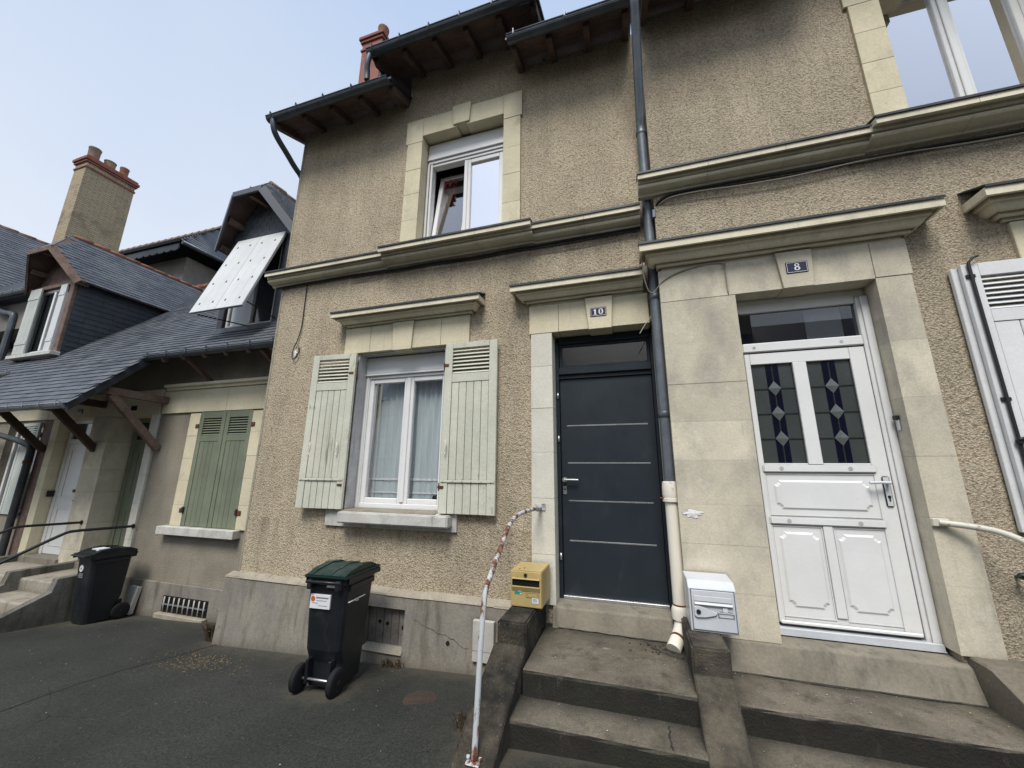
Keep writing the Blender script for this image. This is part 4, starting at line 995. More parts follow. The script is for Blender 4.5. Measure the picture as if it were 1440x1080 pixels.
# deck under the slates
mb = MB()
def plane_deck(mb, x0, x1, ya, yb, f, t=.04):
    mb.add([(x0,ya,f(ya)-.006),(x1,ya,f(ya)-.006),(x1,yb,f(yb)-.006),(x0,yb,f(yb)-.006),(x0,ya,f(ya)-t),(x1,ya,f(ya)-t),(x1,yb,f(yb)-t),(x0,yb,f(yb)-t)],
           [(0,1,2,3),(7,6,5,4),(0,4,5,1),(1,5,6,2),(2,6,7,3),(3,7,4,0)])
plane_deck(mb, -13.9, -4.36, .12, ridge_y, zr)
zc2 = lambda y: 3.40 + 1.16*(y-.12)
plane_deck(mb, -10.5, -7.0, -.60, .12, zc2)
mb.build('roof_boarding', 'wood_dark', L)
# dormer parameters: (xc, c, zc, yc, e, ze, ye, zridge, yridge)
DR = dict(xc=-5.72, c=.31, zc=6.17, yc=.25, e=.87, ze=5.41, ye=.50, zr=6.58, yr=.58, yw=YL, x0=-6.36, x1=-5.10, zb=3.90)
DL = dict(xc=-10.85, c=.37, zc=5.93, yc=.10, e=.85, ze=5.27, ye=.38, zr=6.435, yr=.45, yw=.45, x0=-11.50, x1=-10.17, zb=3.76)
def under_dormer(p):
    for D in (DR, DL):
        if D['x0'] < p.x < D['x1'] and p.y > D['yw']+.02 and p.z < D['ze']: return True
    return False
mb = MB(); sl = math.hypot(1, K1)
slates(mb, (-13.9, .08, zr(.08)), (1,0,0), (0,1,K1), .17, .105, 57, int((ridge_y-.08)*sl/.105), lambda p: p.x < -4.38 and not under_dormer(p))
slates(mb, (-10.5, -.62, zc2(-.62)), (1,0,0), (0,1,1.16), .17, .105, 21, int(.78*math.hypot(1,1.16)/.105), lambda p: -10.5 < p.x < -6.99)
mb.build('roof', 'slate', L)
mb = MB(); x = -13.9
while x < -4.4: mb.tube([(x,ridge_y,zr(ridge_y)+.01),(x+.34,ridge_y,zr(ridge_y)+.02)], [.075,.095], 10); x += .33
mb.build('ridge_tiles', 'ridge', L)
mb = MB(); mb.add([(-13.9,ridge_y,zr(ridge_y)-.05),(-4.3,ridge_y,zr(ridge_y)-.05),(-4.3,7,3.5),(-13.9,7,3.5)], [(0,1,2,3)]); mb.build('rear_roof','slate_dark',L)
# barge boards of canopy
mb = MB()
for x in (-6.995, -10.5):
    mb.prism([(-.62, zc2(-.62)-.0), (.14, zc2(.14)), (.9, zr(.9)-.03) , (.9, zr(.9)-.2), (.14, zc2(.14)-.16), (-.60, zc2(-.60)-.13)], 'X', x-.012, x+.012)
mb.build_split('barge_board', 'slate_dark', L)
gutter(L, -7.0+.02, -4.37, .05, 3.37, 'zinc'); gutter(L, -10.48, -7.03, -.67, 2.53, 'zinc_light'); gutter(L, -14.0, -10.52, .05, 3.37, 'zinc_light')
# rafters
xr = -10.4
while xr < -4.4:
    mb = MB(); can = -10.5 < xr < -7.0
    if can: mb.beam((xr,-.56,zc2(-.56)-.085), (xr,.6,zr(.6)-.085), .06, .07)
    else: mb.beam((xr,.10,zr(.10)-.085), (xr,.62,zr(.62)-.085), .06, .08)
    mb.build('rafter', 'wood_post' if can else 'wood_red', L); xr += .42

# canopy purlin and brackets
mb = MB(); mb.beam((-10.45,-.28,2.80),(-7.02,-.28,2.80),.10,.12); mb.build('purlin','wood_dark',L)
def bracket(x, m='wood_red', yo=-.20, ze=2.80, zl=1.99):
    mb = MB(); mb.beam((x,yo,ze),(x,YL,ze-.02),.10,.11,bev=.005); mb.beam((x,yo+.06,ze-.05),(x,YL-.02,zl+.02),.085,.10,bev=.005); mb.build('canopy_bracket', m, L)
bracket(-7.13, 'wood_post'); bracket(-8.66, 'wood_dark'); bracket(-10.1, 'wood_dark')
for x in (-6.2, -4.75):
    mb = MB(); mb.beam((x,.16,3.32),(x,YL-.01,3.02),.05,.06); mb.build('eaves_strut','wood_red',L)
# dormers -------------------------------------------------------------------
def dormer(D, front):
    xc,c,zc,yc,e,ze,ye,zrg,yr = [D[k] for k in ('xc','c','zc','yc','e','ze','ye','zr','yr')]
    yb = .12+(zrg-3.40)/K1+.15; ybe = .12+(ze-3.40)/K1+.1
    par = L
    # roof slopes (boarding + slates)
    mb = MB()
    for s in (-1,1):
        P0 = (xc+s*e,ye,ze); P1 = (xc+s*c,yc,zc); P2 = (xc,yr,zrg); P3 = (xc,yb,zrg); P4 = (xc+s*e,ybe,ze)
        dn = Vector((0,0,-.035))
        pts = [Vector(p) for p in (P0,P1,P2,P3,P4)]
        vs = pts+[p+dn for p in pts]
        mb.add(vs, [(0,1,2,3,4),(9,8,7,6,5)]+[(i,5+i,5+(i+1)%5,(i+1)%5) for i in range(5)])
    mb.add([(xc-c,yc,zc),(xc+c,yc,zc),(xc,yr,zrg),(xc-c,yc,zc-.035),(xc+c,yc,zc-.035),(xc,yr,zrg-.035)], [(0,1,2),(5,4,3),(0,3,4,1),(1,4,5,2),(2,5,3,0)])
    dm = mb.build('dormer', 'wood_red', par)
    mb = MB()
    for s in (-1,1):
        A = Vector((xc+s*e,ye,ze)); slope = Vector((-s*e,0,zrg-ze)).normalized()
        def ins(p, s=s):
            # inside slope polygon in (y, height) terms
            t = (p.z-ze)/(zrg-ze)
            if t < -.02 or t > 1.0: return False
            tz = (zc-ze)/(zrg-ze)
            yf = ye+(yc-ye)*t/tz if t < tz else yc+(yr-yc)*(t-tz)/(1-tz)
            return yf+.06 < p.y < ybe+(yb-ybe)*t
        Ls = math.hypot(e, zrg-ze)
        slates(mb, (xc+s*e, yc-.1, ze), (0,1,0), slope, .15, .085, int((yb-yc+.3)/.15), int(Ls/.085), ins, .005)
    mb.add([(xc-c,yc,zc+.012),(xc+c,yc,zc+.012),(xc,yr,zrg+.012)], [(0,1,2)])
    mb.build('dormer_roof', 'slate', dm)
    mb = MB(); y = yr
    while y < yb-.1: mb.tube([(xc,y,zrg-.015),(xc,y+.3,zrg-.006)], [.045,.055], 8); y += .28
    mb.build('ridge_tiles', 'pot_grey' if front == 'slate' else 'ridge', dm)
    # verge boards
    mb = MB()
    for s in (-1,1): mb.beam((xc+s*(e+.0),ye-.012,ze-.06),(xc+s*c,yc-.012,zc-.06),.03,.13)
    mb.beam((xc-c,yc-.014,zc-.05),(xc+c,yc-.014,zc-.05),.03,.09)
    mb.build_split('verge_board', 'slate' if front == 'slate' else 'wood_post', dm)
    mb = MB()
    for t in (.12, .62):
        for s in (-1,1):
            x = xc+s*(e-(e-c)*t); z = ze+(zc-ze)*t-.10; yy = ye+(yc-ye)*t
            mb.beam((x-s*.03,yy+.02,z),(x-s*.03,D['yw']+.1,z),.07,.09)
    mb.beam((xc,yc+.04,zc-.05),(xc,D['yw']+.1,zc-.02),.07,.09)
    mb.build_split('dormer_purlin', 'wood_post', dm)
    # gable infill and cheeks
    yw = D['yw']; x0, x1, zb = D['x0'], D['x1'], D['zb']
    gtop = D['gt']
    mb = MB(); sl_ = (zc-ze)/(e-c)
    zx = lambda x: min(ze+(e-abs(x-xc))*sl_-.05, zrg-.1)
    mb.prism([(x0,gtop),(x1,gtop),(x1,zx(x1)),(xc+c,zx(xc+c)),(xc,zx(xc)),(xc-c,zx(xc-c)),(x0,zx(x0))], 'Y', yw+.01, yw+.06)
    mb.build('dormer_gable', 'wood_post' if front != 'slate' else 'slate_dark', dm)
    if front == 'slate':
        mb = MB()
        slates(mb, (x0-.05, yw-.002, gtop), (1,0,0), (0,-.0001,1), .15, .10, 9, 9, lambda p: p.z < zx(p.x)+.0 and x0-.02 < p.x < x1+.02, .005)
        mb.build('gable_slates', 'slate', dm)
    mb = MB()
    for s, x in ((-1,x0),(1,x1)):
        zt = zx(x)-.03
        ybk = .12+(zt-3.40)/K1+.1
        mb.prism([(yw,zb-.25),(yw,zt),(ybk,zt)], 'X', x-.02, x+.02)
    mb.build('dormer_cheek', 'slate_dark', dm)
    mb = MB(); xk = x1+.022; j = 0
    while zb-.1+j*.105+.13 < zx(x1): 
        z = zb-.1+j*.105; y = yw; 
        while y < .12+(z-3.40)/K1+.05: mb.add([(xk+.012,y+.002,z),(xk+.012,y+.2,z+random.uniform(-.002,.002)),(xk+.002,y+.2,z+.12),(xk+.002,y+.002,z+.12)], [(0,1,2,3)]); y += .202
        j += 1
    mb.build('cheek_slates', 'slate_dark', dm, recalc=False)
    return dm
DR['gt'] = 5.50; DL['gt'] = 5.28
dr_ = dormer(DR, 'slate'); dl_ = dormer(DL, 'wood')
# right dormer window and its raised awning shutters
yw = YL
mb = MB(); mb.box(-6.36,-6.24,yw-.02,yw+.06,3.80,5.48,.004); mb.box(-5.20,-5.08,yw-.02,yw+.06,3.80,5.48,.004); mb.box(-6.24,-5.20,yw-.02,yw+.06,5.44,5.50,.004); mb.build('dormer_post','slate_dark',dr_)
mb = MB(); frame4(mb,-6.22,-5.22,yw+.02,yw+.08,3.93,5.44,.05); mb.box(-5.75,-5.69,yw+.015,yw+.08,3.98,5.39,.004); mb.build('dormer_window','pvc',dr_)
mb = MB(); mb.quad((-6.2,yw+.06,3.95),(-5.24,yw+.06,3.95),(-5.24,yw+.06,5.42),(-6.2,yw+.06,5.42)); mb.build('pane','glass_dark',dr_)
mb = MB(); mb.box(-6.16,-5.76,yw+.052,yw+.056,3.99,4.7); mb.build('window_blind','blind',dr_)
mb = MB(); mb.box(-6.40,-5.04,yw-.05,yw+.06,3.84,3.92,.005); mb.build('dormer_sill','zinc',dr_)
top = Vector((0, yw-.02, 5.47)); bot = Vector((0, .08, 3.96))
dirv = (bot-top).normalized(); nrm = Vector((1,0,0)).cross(dirv).normalized()
if nrm.y > 0: nrm = -nrm
for xa, xb, lb_ in ((-6.17,-5.655,'left half of the pale raised awning shutter'),(-5.65,-5.13,'right half of the pale raised awning shutter')):
    xa2 = xa + .0; mb = MB()
    # slightly splayed with perspective-free rectangular boards
    a = Vector((xa,top.y,top.z)); b = Vector((xb,top.y,top.z)); c_ = Vector((xb,bot.y,bot.z)); d_ = Vector((xa,bot.y,bot.z)); t = nrm*.035
    seam_w = [0,.34,.67,1]
    for q0, q1 in zip(seam_w, seam_w[1:]):
        aa, bb_ = a.lerp(b,q0)+Vector((.0015,0,0)), a.lerp(b,q1)-Vector((.0015,0,0)); cc, dd = d_.lerp(c_,q1)-Vector((.0015,0,0)), d_.lerp(c_,q0)+Vector((.0015,0,0)); t2 = t*1.12
        v2, f2_ = mb.add([aa,bb_,cc,dd,aa+t2,bb_+t2,cc+t2,dd+t2], [(0,1,2,3),(7,6,5,4),(0,4,5,1),(1,5,6,2),(2,6,7,3),(3,7,4,0)]); mb._bev(f2_,.004)
    vs, fs = mb.add([a,b,c_,d_,a+t,b+t,c_+t,d_+t], [(0,1,2,3),(7,6,5,4),(0,4,5,1),(1,5,6,2),(2,6,7,3),(3,7,4,0)]); mb._bev(fs,.004)
    so = mb.build('awning_shutter','shutter_white',dr_); so['label'] = lb_
    mb = MB()
    for f_ in (.12,.38,.64,.9):
        for q in (.22,.75):
            o = a.lerp(b,q)+dirv*((bot-top).length*f_)+t; mb.beam(o-Vector((.012,0,0))+nrm*.003, o+Vector((.012,0,0))+nrm*.003, .035, .008, up=nrm)
    mb.build_split('shutter_stud','blackiron',dr_)
mb = MB(); mb.tube([(-6.05,.09,3.95),(-5.6,yw,3.90)],.009,6); mb.tube([(-5.25,.12,4.12),(-5.12,yw,3.98)],.009,6); mb.build_split('shutter_stay','blackiron',dr_)
# left dormer window
yw = .45
mb = MB(); mb.box(-10.30,-10.17,yw-.05,yw+.05,3.70,5.30,.006); mb.box(-11.50,-11.40,yw-.05,yw+.05,3.70,5.30,.006); mb.box(-11.40,-10.30,yw-.05,yw+.05,5.22,5.30,.006); mb.build('dormer_post','wood_post',dl_)
mb = MB(); frame4(mb,-11.40,-10.32,yw,yw+.06,3.86,5.22,.06); mb.box(-10.89,-10.83,yw-.005,yw+.06,3.92,5.16,.004); mb.build('dormer_window','pvc',dl_)
mb = MB(); mb.quad((-11.38,yw+.04,3.88),(-10.34,yw+.04,3.88),(-10.34,yw+.04,5.2),(-11.38,yw+.04,5.2)); mb.build('pane','glass_dark',dl_)
mb = MB(); mb.box(-11.55,-10.12,yw-.14,yw,3.76,3.83,.005); mb.build('dormer_sill','whitesill',dl_)
for (xa, xb, mt_, ya) in ((-11.52,-11.14,'shutter_pale',-.09),(-10.56,-10.36,'shutter_white',-.07)):
    mb = MB(); k = 3 if xb-xa > .3 else 1; w_ = (xb-xa)/k
    for i in range(k): mb.box(xa+i*w_+.002, xa+(i+1)*w_-.002, yw+ya, yw+ya+.03, 3.86, 5.24, .004)
    mb.box(xa+.01, xb-.01, yw+ya-.008, yw+ya+.005, 4.05, 4.12, .003); mb.box(xa+.01, xb-.01, yw+ya-.008, yw+ya+.005, 5.0, 5.07, .003)
    mb.build('dormer_shutter', mt_, dl_)
# buff chimney behind the left dormer
chimney(L, -13.50, -13.02, 1.12, 2.14, 4.0, 9.62, [(9.30,9.35,.02),(9.46,9.52,.035),(9.521,9.60,.06),(9.601,9.66,.03)], 'tanbrick', 'redcourse',
        [(-13.3,1.30,.125,9.66,.42,'pot_grey'),(-13.3,1.64,.125,9.66,.30,'pot_grey'),(-13.3,1.95,.10,9.66,.36,'terracotta')])
# drainpipe on the left
mb = MB(); mb.tube([(-11.9,.35,2.42),(-10.9,.42,2.25),(-10.42,.48,2.13),(-10.30,.50,2.05),(-10.30,.50,1.9),(-10.30,.50,.1)], .05, 12, smooth_iters=2); dp = mb.build('drainpipe','lead',L)
mb = MB(); mb.lathe([(.056,1.78),(.06,1.79),(.06,1.83),(.056,1.84)], (-10.30,.50,0),'Z',14); mb.build_split('collar','rust',dp)
# bars of cellar grille
mb = MB(); mb.box(-6.32,-5.46,YL-.054,YL-.045,-.20,.0,.002); gr = mb.build('vent_recess','black',L)
for i in range(9):
    mb = MB(); x = -6.27+i*.095; mb.tube([(x,YL-.065,-.19),(x,YL-.065,-.01)],.009,6); mb.build('grille_bar','meter',gr)
mb = MB(); mb.box(-6.3,-5.48,YL-.07,YL-.06,-.11,-.095); mb.build('grille_rail','zinc_light',gr)
mb = MB(); mb.box(-6.35,-5.44,YL-.12,YL-.05,-.27,-.205,.008); mb.build('vent_sill','plinth_edge',gr)

# ================================================================== houses behind
Wn = thing('slate_roofed_house', 'neighbouring house at the left edge with dark eaves and red ridge', 'house', (-16, 1, -.5))
mb = MB(); mb.box(-22,-14.02,.7,6,-1,5.6); mb.box(-14.02,-11.9,1.4,6,3,5.5); mb.build('wall','renderfar',Wn)
mb = MB(); mb.box(-13.98,-11.75,.62,1.4,4.6,5.4); mb.build('upper_wall','renderfar',Wn)
mb = MB()
U_ = Vector((0,1,0)); V_ = Vector((-16+13.4,0,8.12-5.6)).normalized()
slates(mb, (-13.4,.3,5.6), U_, V_, .2, .13, 26, 28, lambda p: True, .006); mb.build('roof','slate',Wn)
mb = MB(); mb.add([(-13.38,.25,5.56),(-16,.25,8.09),(-16,5.8,8.09),(-13.38,5.8,5.56)],[(0,1,2,3)]); mb.add([(-16,.25,8.09),(-18.6,.25,5.56),(-18.6,5.8,5.56),(-16,5.8,8.09)],[(0,1,2,3)]); mb.add([(-13.38,.3,5.56),(-16,.3,8.09),(-18.6,.3,5.56)],[(0,1,2)]); mb.build('roof_boarding','wood_dark',Wn)
mb = MB(); y = .3
while y < 5.6: mb.tube([(-16,y,8.08),(-16,y+.36,8.09)],[.06,.07],8); y += .34
mb.build('ridge_tiles','ridge',Wn)
mb = MB(); mb.prism([(.38,5.38),(.62,5.75),(.9,5.75),(.9,5.30),(.62,5.22),(.45,5.25)],'X',-16,-11.72); mb.build('eaves_board','slate_dark',Wn)
gutter(Wn, -16, -11.75, .34, 5.33, 'zinc_light')
mb = MB(); mb.tube([(-13.2,.5,5.2),(-12.9,.55,5.0),(-12.55,.58,4.95),(-12.5,.58,4.85),(-12.5,.58,3.6)],.06,10,smooth_iters=1); mb.build('drainpipe','zinc',Wn)

B = thing('slate_roofed_house', 'grey rendered house with hipped slate roof behind the dormers', 'house', (-15.5, 5, 0))
mb = MB(); mb.box(-20,-12.55,3.45,9,-.3,8.0); mb.build('wall','renderfar',B)
ez = 8.15
ridgeA, ridgeB = Vector((-21,4.6,9.82)), Vector((-13.12,4.55,9.80))
c0, c1, c2, c3 = Vector((-21,3.0,ez)), Vector((-12.1,3.0,ez)), Vector((-11.9,6.4,ez)), Vector((-21,6.4,ez))
mb = MB(); t = Vector((0,0,-.05))
mb.add([c0,c1,ridgeB,ridgeA],[(0,1,2,3)]); mb.add([c1,c2,ridgeB],[(0,1,2)]); mb.add([c2,c3,ridgeA,ridgeB],[(0,1,2,3)])
mb.build('roof_boarding','slate_dark',B)
mb = MB(); Vf = Vector((0,1.55,1.65)).normalized()
slates(mb, c0+Vector((0,-.02,.02)), (1,0,0), Vf, .2,.12, 46, 19, lambda p: p.x < -12.1-(p.y-3.0)*.65 and p.y < 4.58, .006)
Vh = Vector((-1.1,0,1.65)).normalized()
slates(mb, c1+Vector((.02,-.02,.02)), (0,1,0), Vh, .2,.12, 18, 17, lambda p: p.y > 3.0+(p.z-ez)*.94 and p.y < 6.4-(p.z-ez)*1.1, .006)
mb.build('roof','slate',B)
mb = MB(); x = -20.9
while x < -13.2: mb.tube([(x,4.57,9.84),(x+.36,4.57,9.85)],[.07,.085],8); x += .34
mb.build('ridge_tiles','pot_grey',B)
mb = MB(); mb.tube([c1+Vector((.03,0,-.02)), c2+Vector((.03,0,-.02))], .06, 8)
mb.build('gutter','zinc',B)
mb = MB(); x = -20
while x < -12.2:
    n = 8; pts = [(x, ez-.02),(x+.3, ez-.02)] + [(x+.15+.15*math.cos(R(a)), ez-.18-.06*math.sin(R(a))) for a in (0,45,90,135,180)]
    mb.prism(pts,'Y',3.0,3.03); x += .3
mb.build('scalloped_board','slate_dark',B)

# ================================================================== steps
S10 = thing('front_steps', 'blackened concrete steps rising to the anthracite door', 'steps', (-.24,-.8,0))
def stepblock(parent, x0, x1, y0, y1, z0, z1, mat='steps', slope=.008):
    mb = MB(); n = max(2, int((x1-x0)/.12))
    top = []; 
    prof = [(y0, z0), (y0-.004, z1-.02), (y0+.002, z1-.006), (y0+.014, z1), (y1, z1+slope), (y1, z0)]
    for i in range(n+1):
        x = x0+(x1-x0)*i/n; top.append([mb.bm.verts.new((x, p[0]+random.uniform(-.003,.003), p[1]+random.uniform(-.0015,.0015))) for p in prof])
    m = len(prof)
    for i in range(n):
        for k in range(m): f = mb.bm.faces.new((top[i][k], top[i][(k+1)%m], top[i+1][(k+1)%m], top[i+1][k])); f.smooth = False
    mb.bm.faces.new(top[0]); mb.bm.faces.new(top[-1][::-1])
    return mb.build('step', mat, parent)
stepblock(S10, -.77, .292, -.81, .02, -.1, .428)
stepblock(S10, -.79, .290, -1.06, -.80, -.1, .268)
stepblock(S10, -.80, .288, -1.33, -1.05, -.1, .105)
# left side wall with mailbox block
mb = MB()
mb.box(-1.0, -.785, -.68, -.0, -.1, .652, .012, seg=2)
bmk = mb
sw = mb.build('side_wall', 'sidewall', S10)
mb = MB(); mb.prism([(-.70,.505),(-.67,.51),(-.67,-.1),(-1.75,-.1),(-1.75,.02),(-1.60,.06)], 'X', -1.02, -.785, bev=.012); mb.build('side_wall', 'sidewall', S10)
# middle wall
W = thing('dividing_wall', 'sloping stained wall between the two flights of steps', 'wall', (.4,-.8,0))
mb = MB(); mb.box(.288, .508, -.705, -.16, -.1, .652, .012, seg=2); mb.prism([(-.72,.50),(-.69,.505),(-.69,-.1),(-1.9,-.1),(-1.9,-.02),(-1.32,.03)], 'X', .288, .506, bev=.01); mb.build('wall_body','sidewall2',W)
S8 = thing('front_steps', 'wide brown concrete steps rising to the white door', 'steps', (1.2,-.8,0))
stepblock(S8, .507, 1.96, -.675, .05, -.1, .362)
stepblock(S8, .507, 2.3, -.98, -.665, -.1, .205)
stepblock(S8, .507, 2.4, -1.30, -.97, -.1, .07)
mb = MB(); mb.prism([(-.05,.605),(-.30,.60),(-.32,.575),(-.95,.30),(-.95,-.1),(-.05,-.1)], 'X', 1.945, 2.20, bev=.012); mb.build('side_wall','sidewallR',S8)
def crack_on(parent, pts, z, w=.003, seed=1):
    random.seed(seed); mb = MB(); q = []
    for a, b in zip(pts, pts[1:]):
        n = 7
        for i in range(n): t = i/n; q.append((a[0]+(b[0]-a[0])*t+random.uniform(-.007,.007), a[1]+(b[1]-a[1])*t+random.uniform(-.007,.007)))
    q.append(pts[-1])
    for a, b in zip(q, q[1:]):
        d = Vector((b[0]-a[0], b[1]-a[1])); d = Vector((-d.y, d.x)).normalized()*w*random.uniform(.4,1.1)
        mb.add([(a[0]-d.x,a[1]-d.y,z),(b[0]-d.x,b[1]-d.y,z),(b[0]+d.x,b[1]+d.y,z),(a[0]+d.x,a[1]+d.y,z)], [(0,1,2,3)])
    return mb.build('crack', 'seam', parent)
crack_on(S10, [(-.70,-.075),(-.35,-.09),(-.1,-.10),(.26,-.115)], .4415, .006, 2)
crack_on(S10, [(.13,-.81),(.11,-.92),(.12,-1.05)], .2745, .004, 3)
crack_on(S10, [(.03,-.15),(.14,-.30),(.27,-.36)], .440, .0025, 4)
crack_on(S8, [(.60,-.27),(1.2,-.285),(1.92,-.27)], .3745, .0045, 5)
# left house steps
SL = thing('front_steps', 'grey concrete steps with side walls in front of the left house doors', 'steps', (-7.9,-.2,-.3))
for (xa, xb, wmat) in ((-8.36,-7.38,'steps_left'),(-9.9,-8.46,'steps_left')):
    for k, (z, yf) in enumerate(((.19,-.02),(.03,-.33),(-.13,-.64))): 
        stepblock(SL, xa, xb, yf, .60, -.6, z, wmat)
for xw in (-7.38, -8.46, -9.95):
    mb = MB(); mb.prism([(.58,.295),(-.14,.295),(-.16,.13),(-.95,-.20),(-.95,-.7),(.58,-.7)], 'X', xw, xw+.11, bev=.008); mb.build('side_wall','grimy',SL)

# ================================================================== handrails
hr = thing('handrail', 'rusty white painted tubular handrail on the left side wall of the steps', 'handrail', (-.9,-1.31,.2))
mb = MB(); mb.tube([(-.90,-1.32,.20),(-.90,-1.29,.45),(-.90,-1.265,.72),(-.90,-1.22,.96),(-.895,-1.19,1.02)], .0165, 12, smooth_iters=1); mb.build('post','railold',hr)
mb = MB(); mb.tube([(-.895,-1.19,1.02),(-.89,-.99,1.17),(-.885,-.84,1.29),(-.88,-.74,1.345),(-.87,-.66,1.37)], .0165, 12, smooth_iters=1); mb.build('rail','railrust',hr)
mb = MB(); mb.tube([(-.87,-.66,1.37),(-.86,-.52,1.385),(-.85,-.35,1.387),(-.82,-.07,1.39),(-.82,-.035,1.39)], .0165, 12, smooth_iters=1); mb.build('rail','railold',hr)
mb = MB(); mb.box(-.865,-.775,-.038,-.028,1.36,1.42,.003); mb.box(-.94,-.86,-1.36,-1.28,.188,.196,.003)
for sx in (-1,1): mb.lathe([(.010,.197),(.010,.21)], (-.90+.035*sx,-1.32,0),'Z',8)
mb.build_split('fixing_plate','railold',hr)
h2 = thing('handrail', 'cream painted tubular handrail fixed beside the white door', 'handrail', (2.0,-.2,1.3))
mb = MB(); mb.tube([(1.935,-.20,1.395),(2.08,-.25,1.38),(2.17,-.33,1.36),(2.24,-.46,1.28),(2.25,-.6,1.18),(2.25,-1.3,.75)], .019, 12, smooth_iters=2); mb.build('rail','railcream',h2)
mb = MB(); mb.tube([(2.25,-1.3,.75),(2.25,-1.3,.05)], .019, 12); mb.build('post','railcream',h2)
mb = MB(); mb.box(1.90,1.99,-.205,-.178,1.37,1.42,.004); mb.build_split('fixing_plate','railcream',h2)
for x, lb_ in ((-7.26,'black handrail ending on the white jamb of the green door'),(-8.5,'black handrail ending on the pier beside the white door of the left house')):
    h3 = thing('handrail', lb_, 'handrail', (x,-.2,0))
    mb = MB(); mb.tube([(x,YL-.03,.86),(x,.2,.87),(x,-.12,.88),(x,-.2,.86),(x,-.65,.62),(x,-1.3,.28),(x,-1.7,.10)], .019, 10, smooth_iters=1); mb.build('rail','blackiron',h3)
    mb = MB(); mb.tube([(x,-1.66,.12),(x,-1.66,-.3)], .017, 8); mb.build('post','blackiron',h3)
    mb = MB(); mb.lathe([(.035,YL-.05),(.03,YL-.035)], (x,0,.86),'Y',12); mb.build_split('fixing_plate','blackiron',h3)

# ================================================================== mailboxes
mbx = thing('mailbox', 'beige metal mailbox with an open slot and small stickers, left of the anthracite door', 'mailbox', (-.865,-.22,.653))
mb = MB(); mb.box(-.995,-.735,-.375,-.06,.655,.925,.006,seg=2); bd_ = mb.build('body','mailyellow',mbx)
mb = MB(); mb.box(-.99,-.74,-.381,-.374,.661,.919,.003)
mb.prism([(-.387,.812),(-.398,.808),(-.384,.775),(-.380,.775)], 'X', -.978, -.752); mb.prism([(-.398,.865),(-.381,.872),(-.381,.858)],'X',-.978,-.752)
dr2 = mb.build('door','mailyellow',mbx)
mb = MB(); mb.box(-.978,-.755,-.3835,-.3805,.815,.857); mb.build('slot','black',mbx)
mb = MB(); mb.lathe([(.013,-.388),(.013,-.381)],(-.868,0,.893),'Y',14); mb.build('lock','blackiron',mbx)
mb = MB(); frame4(mb,-.862,-.760,-.387,-.381,.735,.772,.006,.001); mb.build('name_holder','mailyellow',mbx)
mb = MB(); mb.box(-.852,-.770,-.3845,-.3812,.743,.764); mb.build('name_card','rust' if False else 'mailyellow',mbx)
mb = MB(); mb.box(-.815,-.762,-.3835,-.3812,.694,.734); nt_ = mb.build('notice','label',mbx)
mb = MB()
for z in (.722,.714,.706): mb.box(-.808,-.775,-.3842,-.3836,z,z+.003)
mb.build('print','ink',nt_)
mb = MB(); mb.box(-.958,-.897,-.3832,-.3812,.751,.792); st = mb.build('sticker','teal',mbx)
mb = MB(); mb.box(-.954,-.931,-.3842,-.3833,.774,.790); mb.build('emblem','orange',st)
mb = MB(); mb.box(-.928,-.903,-.3842,-.3833,.772,.790); mb.add([(-.92,-.3838,.752),(-.899,-.3838,.752),(-.899,-.3838,.766)],[(0,1,2)]); mb.build('print','label',st)
mb = MB()
for x, y in ((-.93,-.33),(-.90,-.29)): mb.lathe([(.008,.9252),(.008,.927)],(x,y,0),'Z',10)
mb.build_split('screw_hole','rust',mbx)

m8 = thing('mailbox', 'white metal mailbox with a dented handle flap, left of the white door', 'mailbox', (.48,-.3,.655))
mb = MB(); mb.prism([(-.45,.655),(-.45,.925),(-.40,.968),(-.19,.975),(-.19,.655)],'X',.325,.622,bev=.003); mb.build('body','mailwhite',m8)
mb = MB(); frame4(mb,.337,.612,-.4545,-.4495,.664,.920,.004,.001); mb.build('door_gap','ink',m8)
mb = MB(); mb.box(.342,.607,-.456,-.4502,.669,.915,.003)
mb.prism([(-.460,.842),(-.472,.830),(-.468,.824),(-.456,.828)],'X',.358,.592)
mb.box(.357,.592,-.460,-.4555,.846,.880,.004)
d_8 = mb.build('door','mailwhite',m8)
mb = MB(); v = []
mb.prism([(.352,.755),(.365,.745),(.42,.748),(.485,.765),(.495,.782),(.44,.805),(.375,.820),(.352,.815)],'Y',-.468,-.4555,bev=.004); mb.build('lock_plate','mailwhite',m8)
mb = MB(); mb.lathe([(.014,-.474),(.014,-.467)],(.378,0,.783),'Y',16); mb.build('lock','blackiron',m8)
mb = MB(); frame4(mb,.500,.597,-.463,-.4555,.758,.788,.006,.001); nh = mb.build('name_holder','mailwhite',m8)
mb = MB(); mb.box(.500,.504,-.465,-.462,.762,.784); mb.box(.592,.596,-.465,-.462,.762,.784); mb.box(.51,.59,-.4590,-.4560,.790,.793); mb.build_split('holder_clip','ink',nh)
mb = MB(); mb.box(.53,.56,-.462,-.456,.79,.818,.002); mb.build('paper_remnant','label',m8)

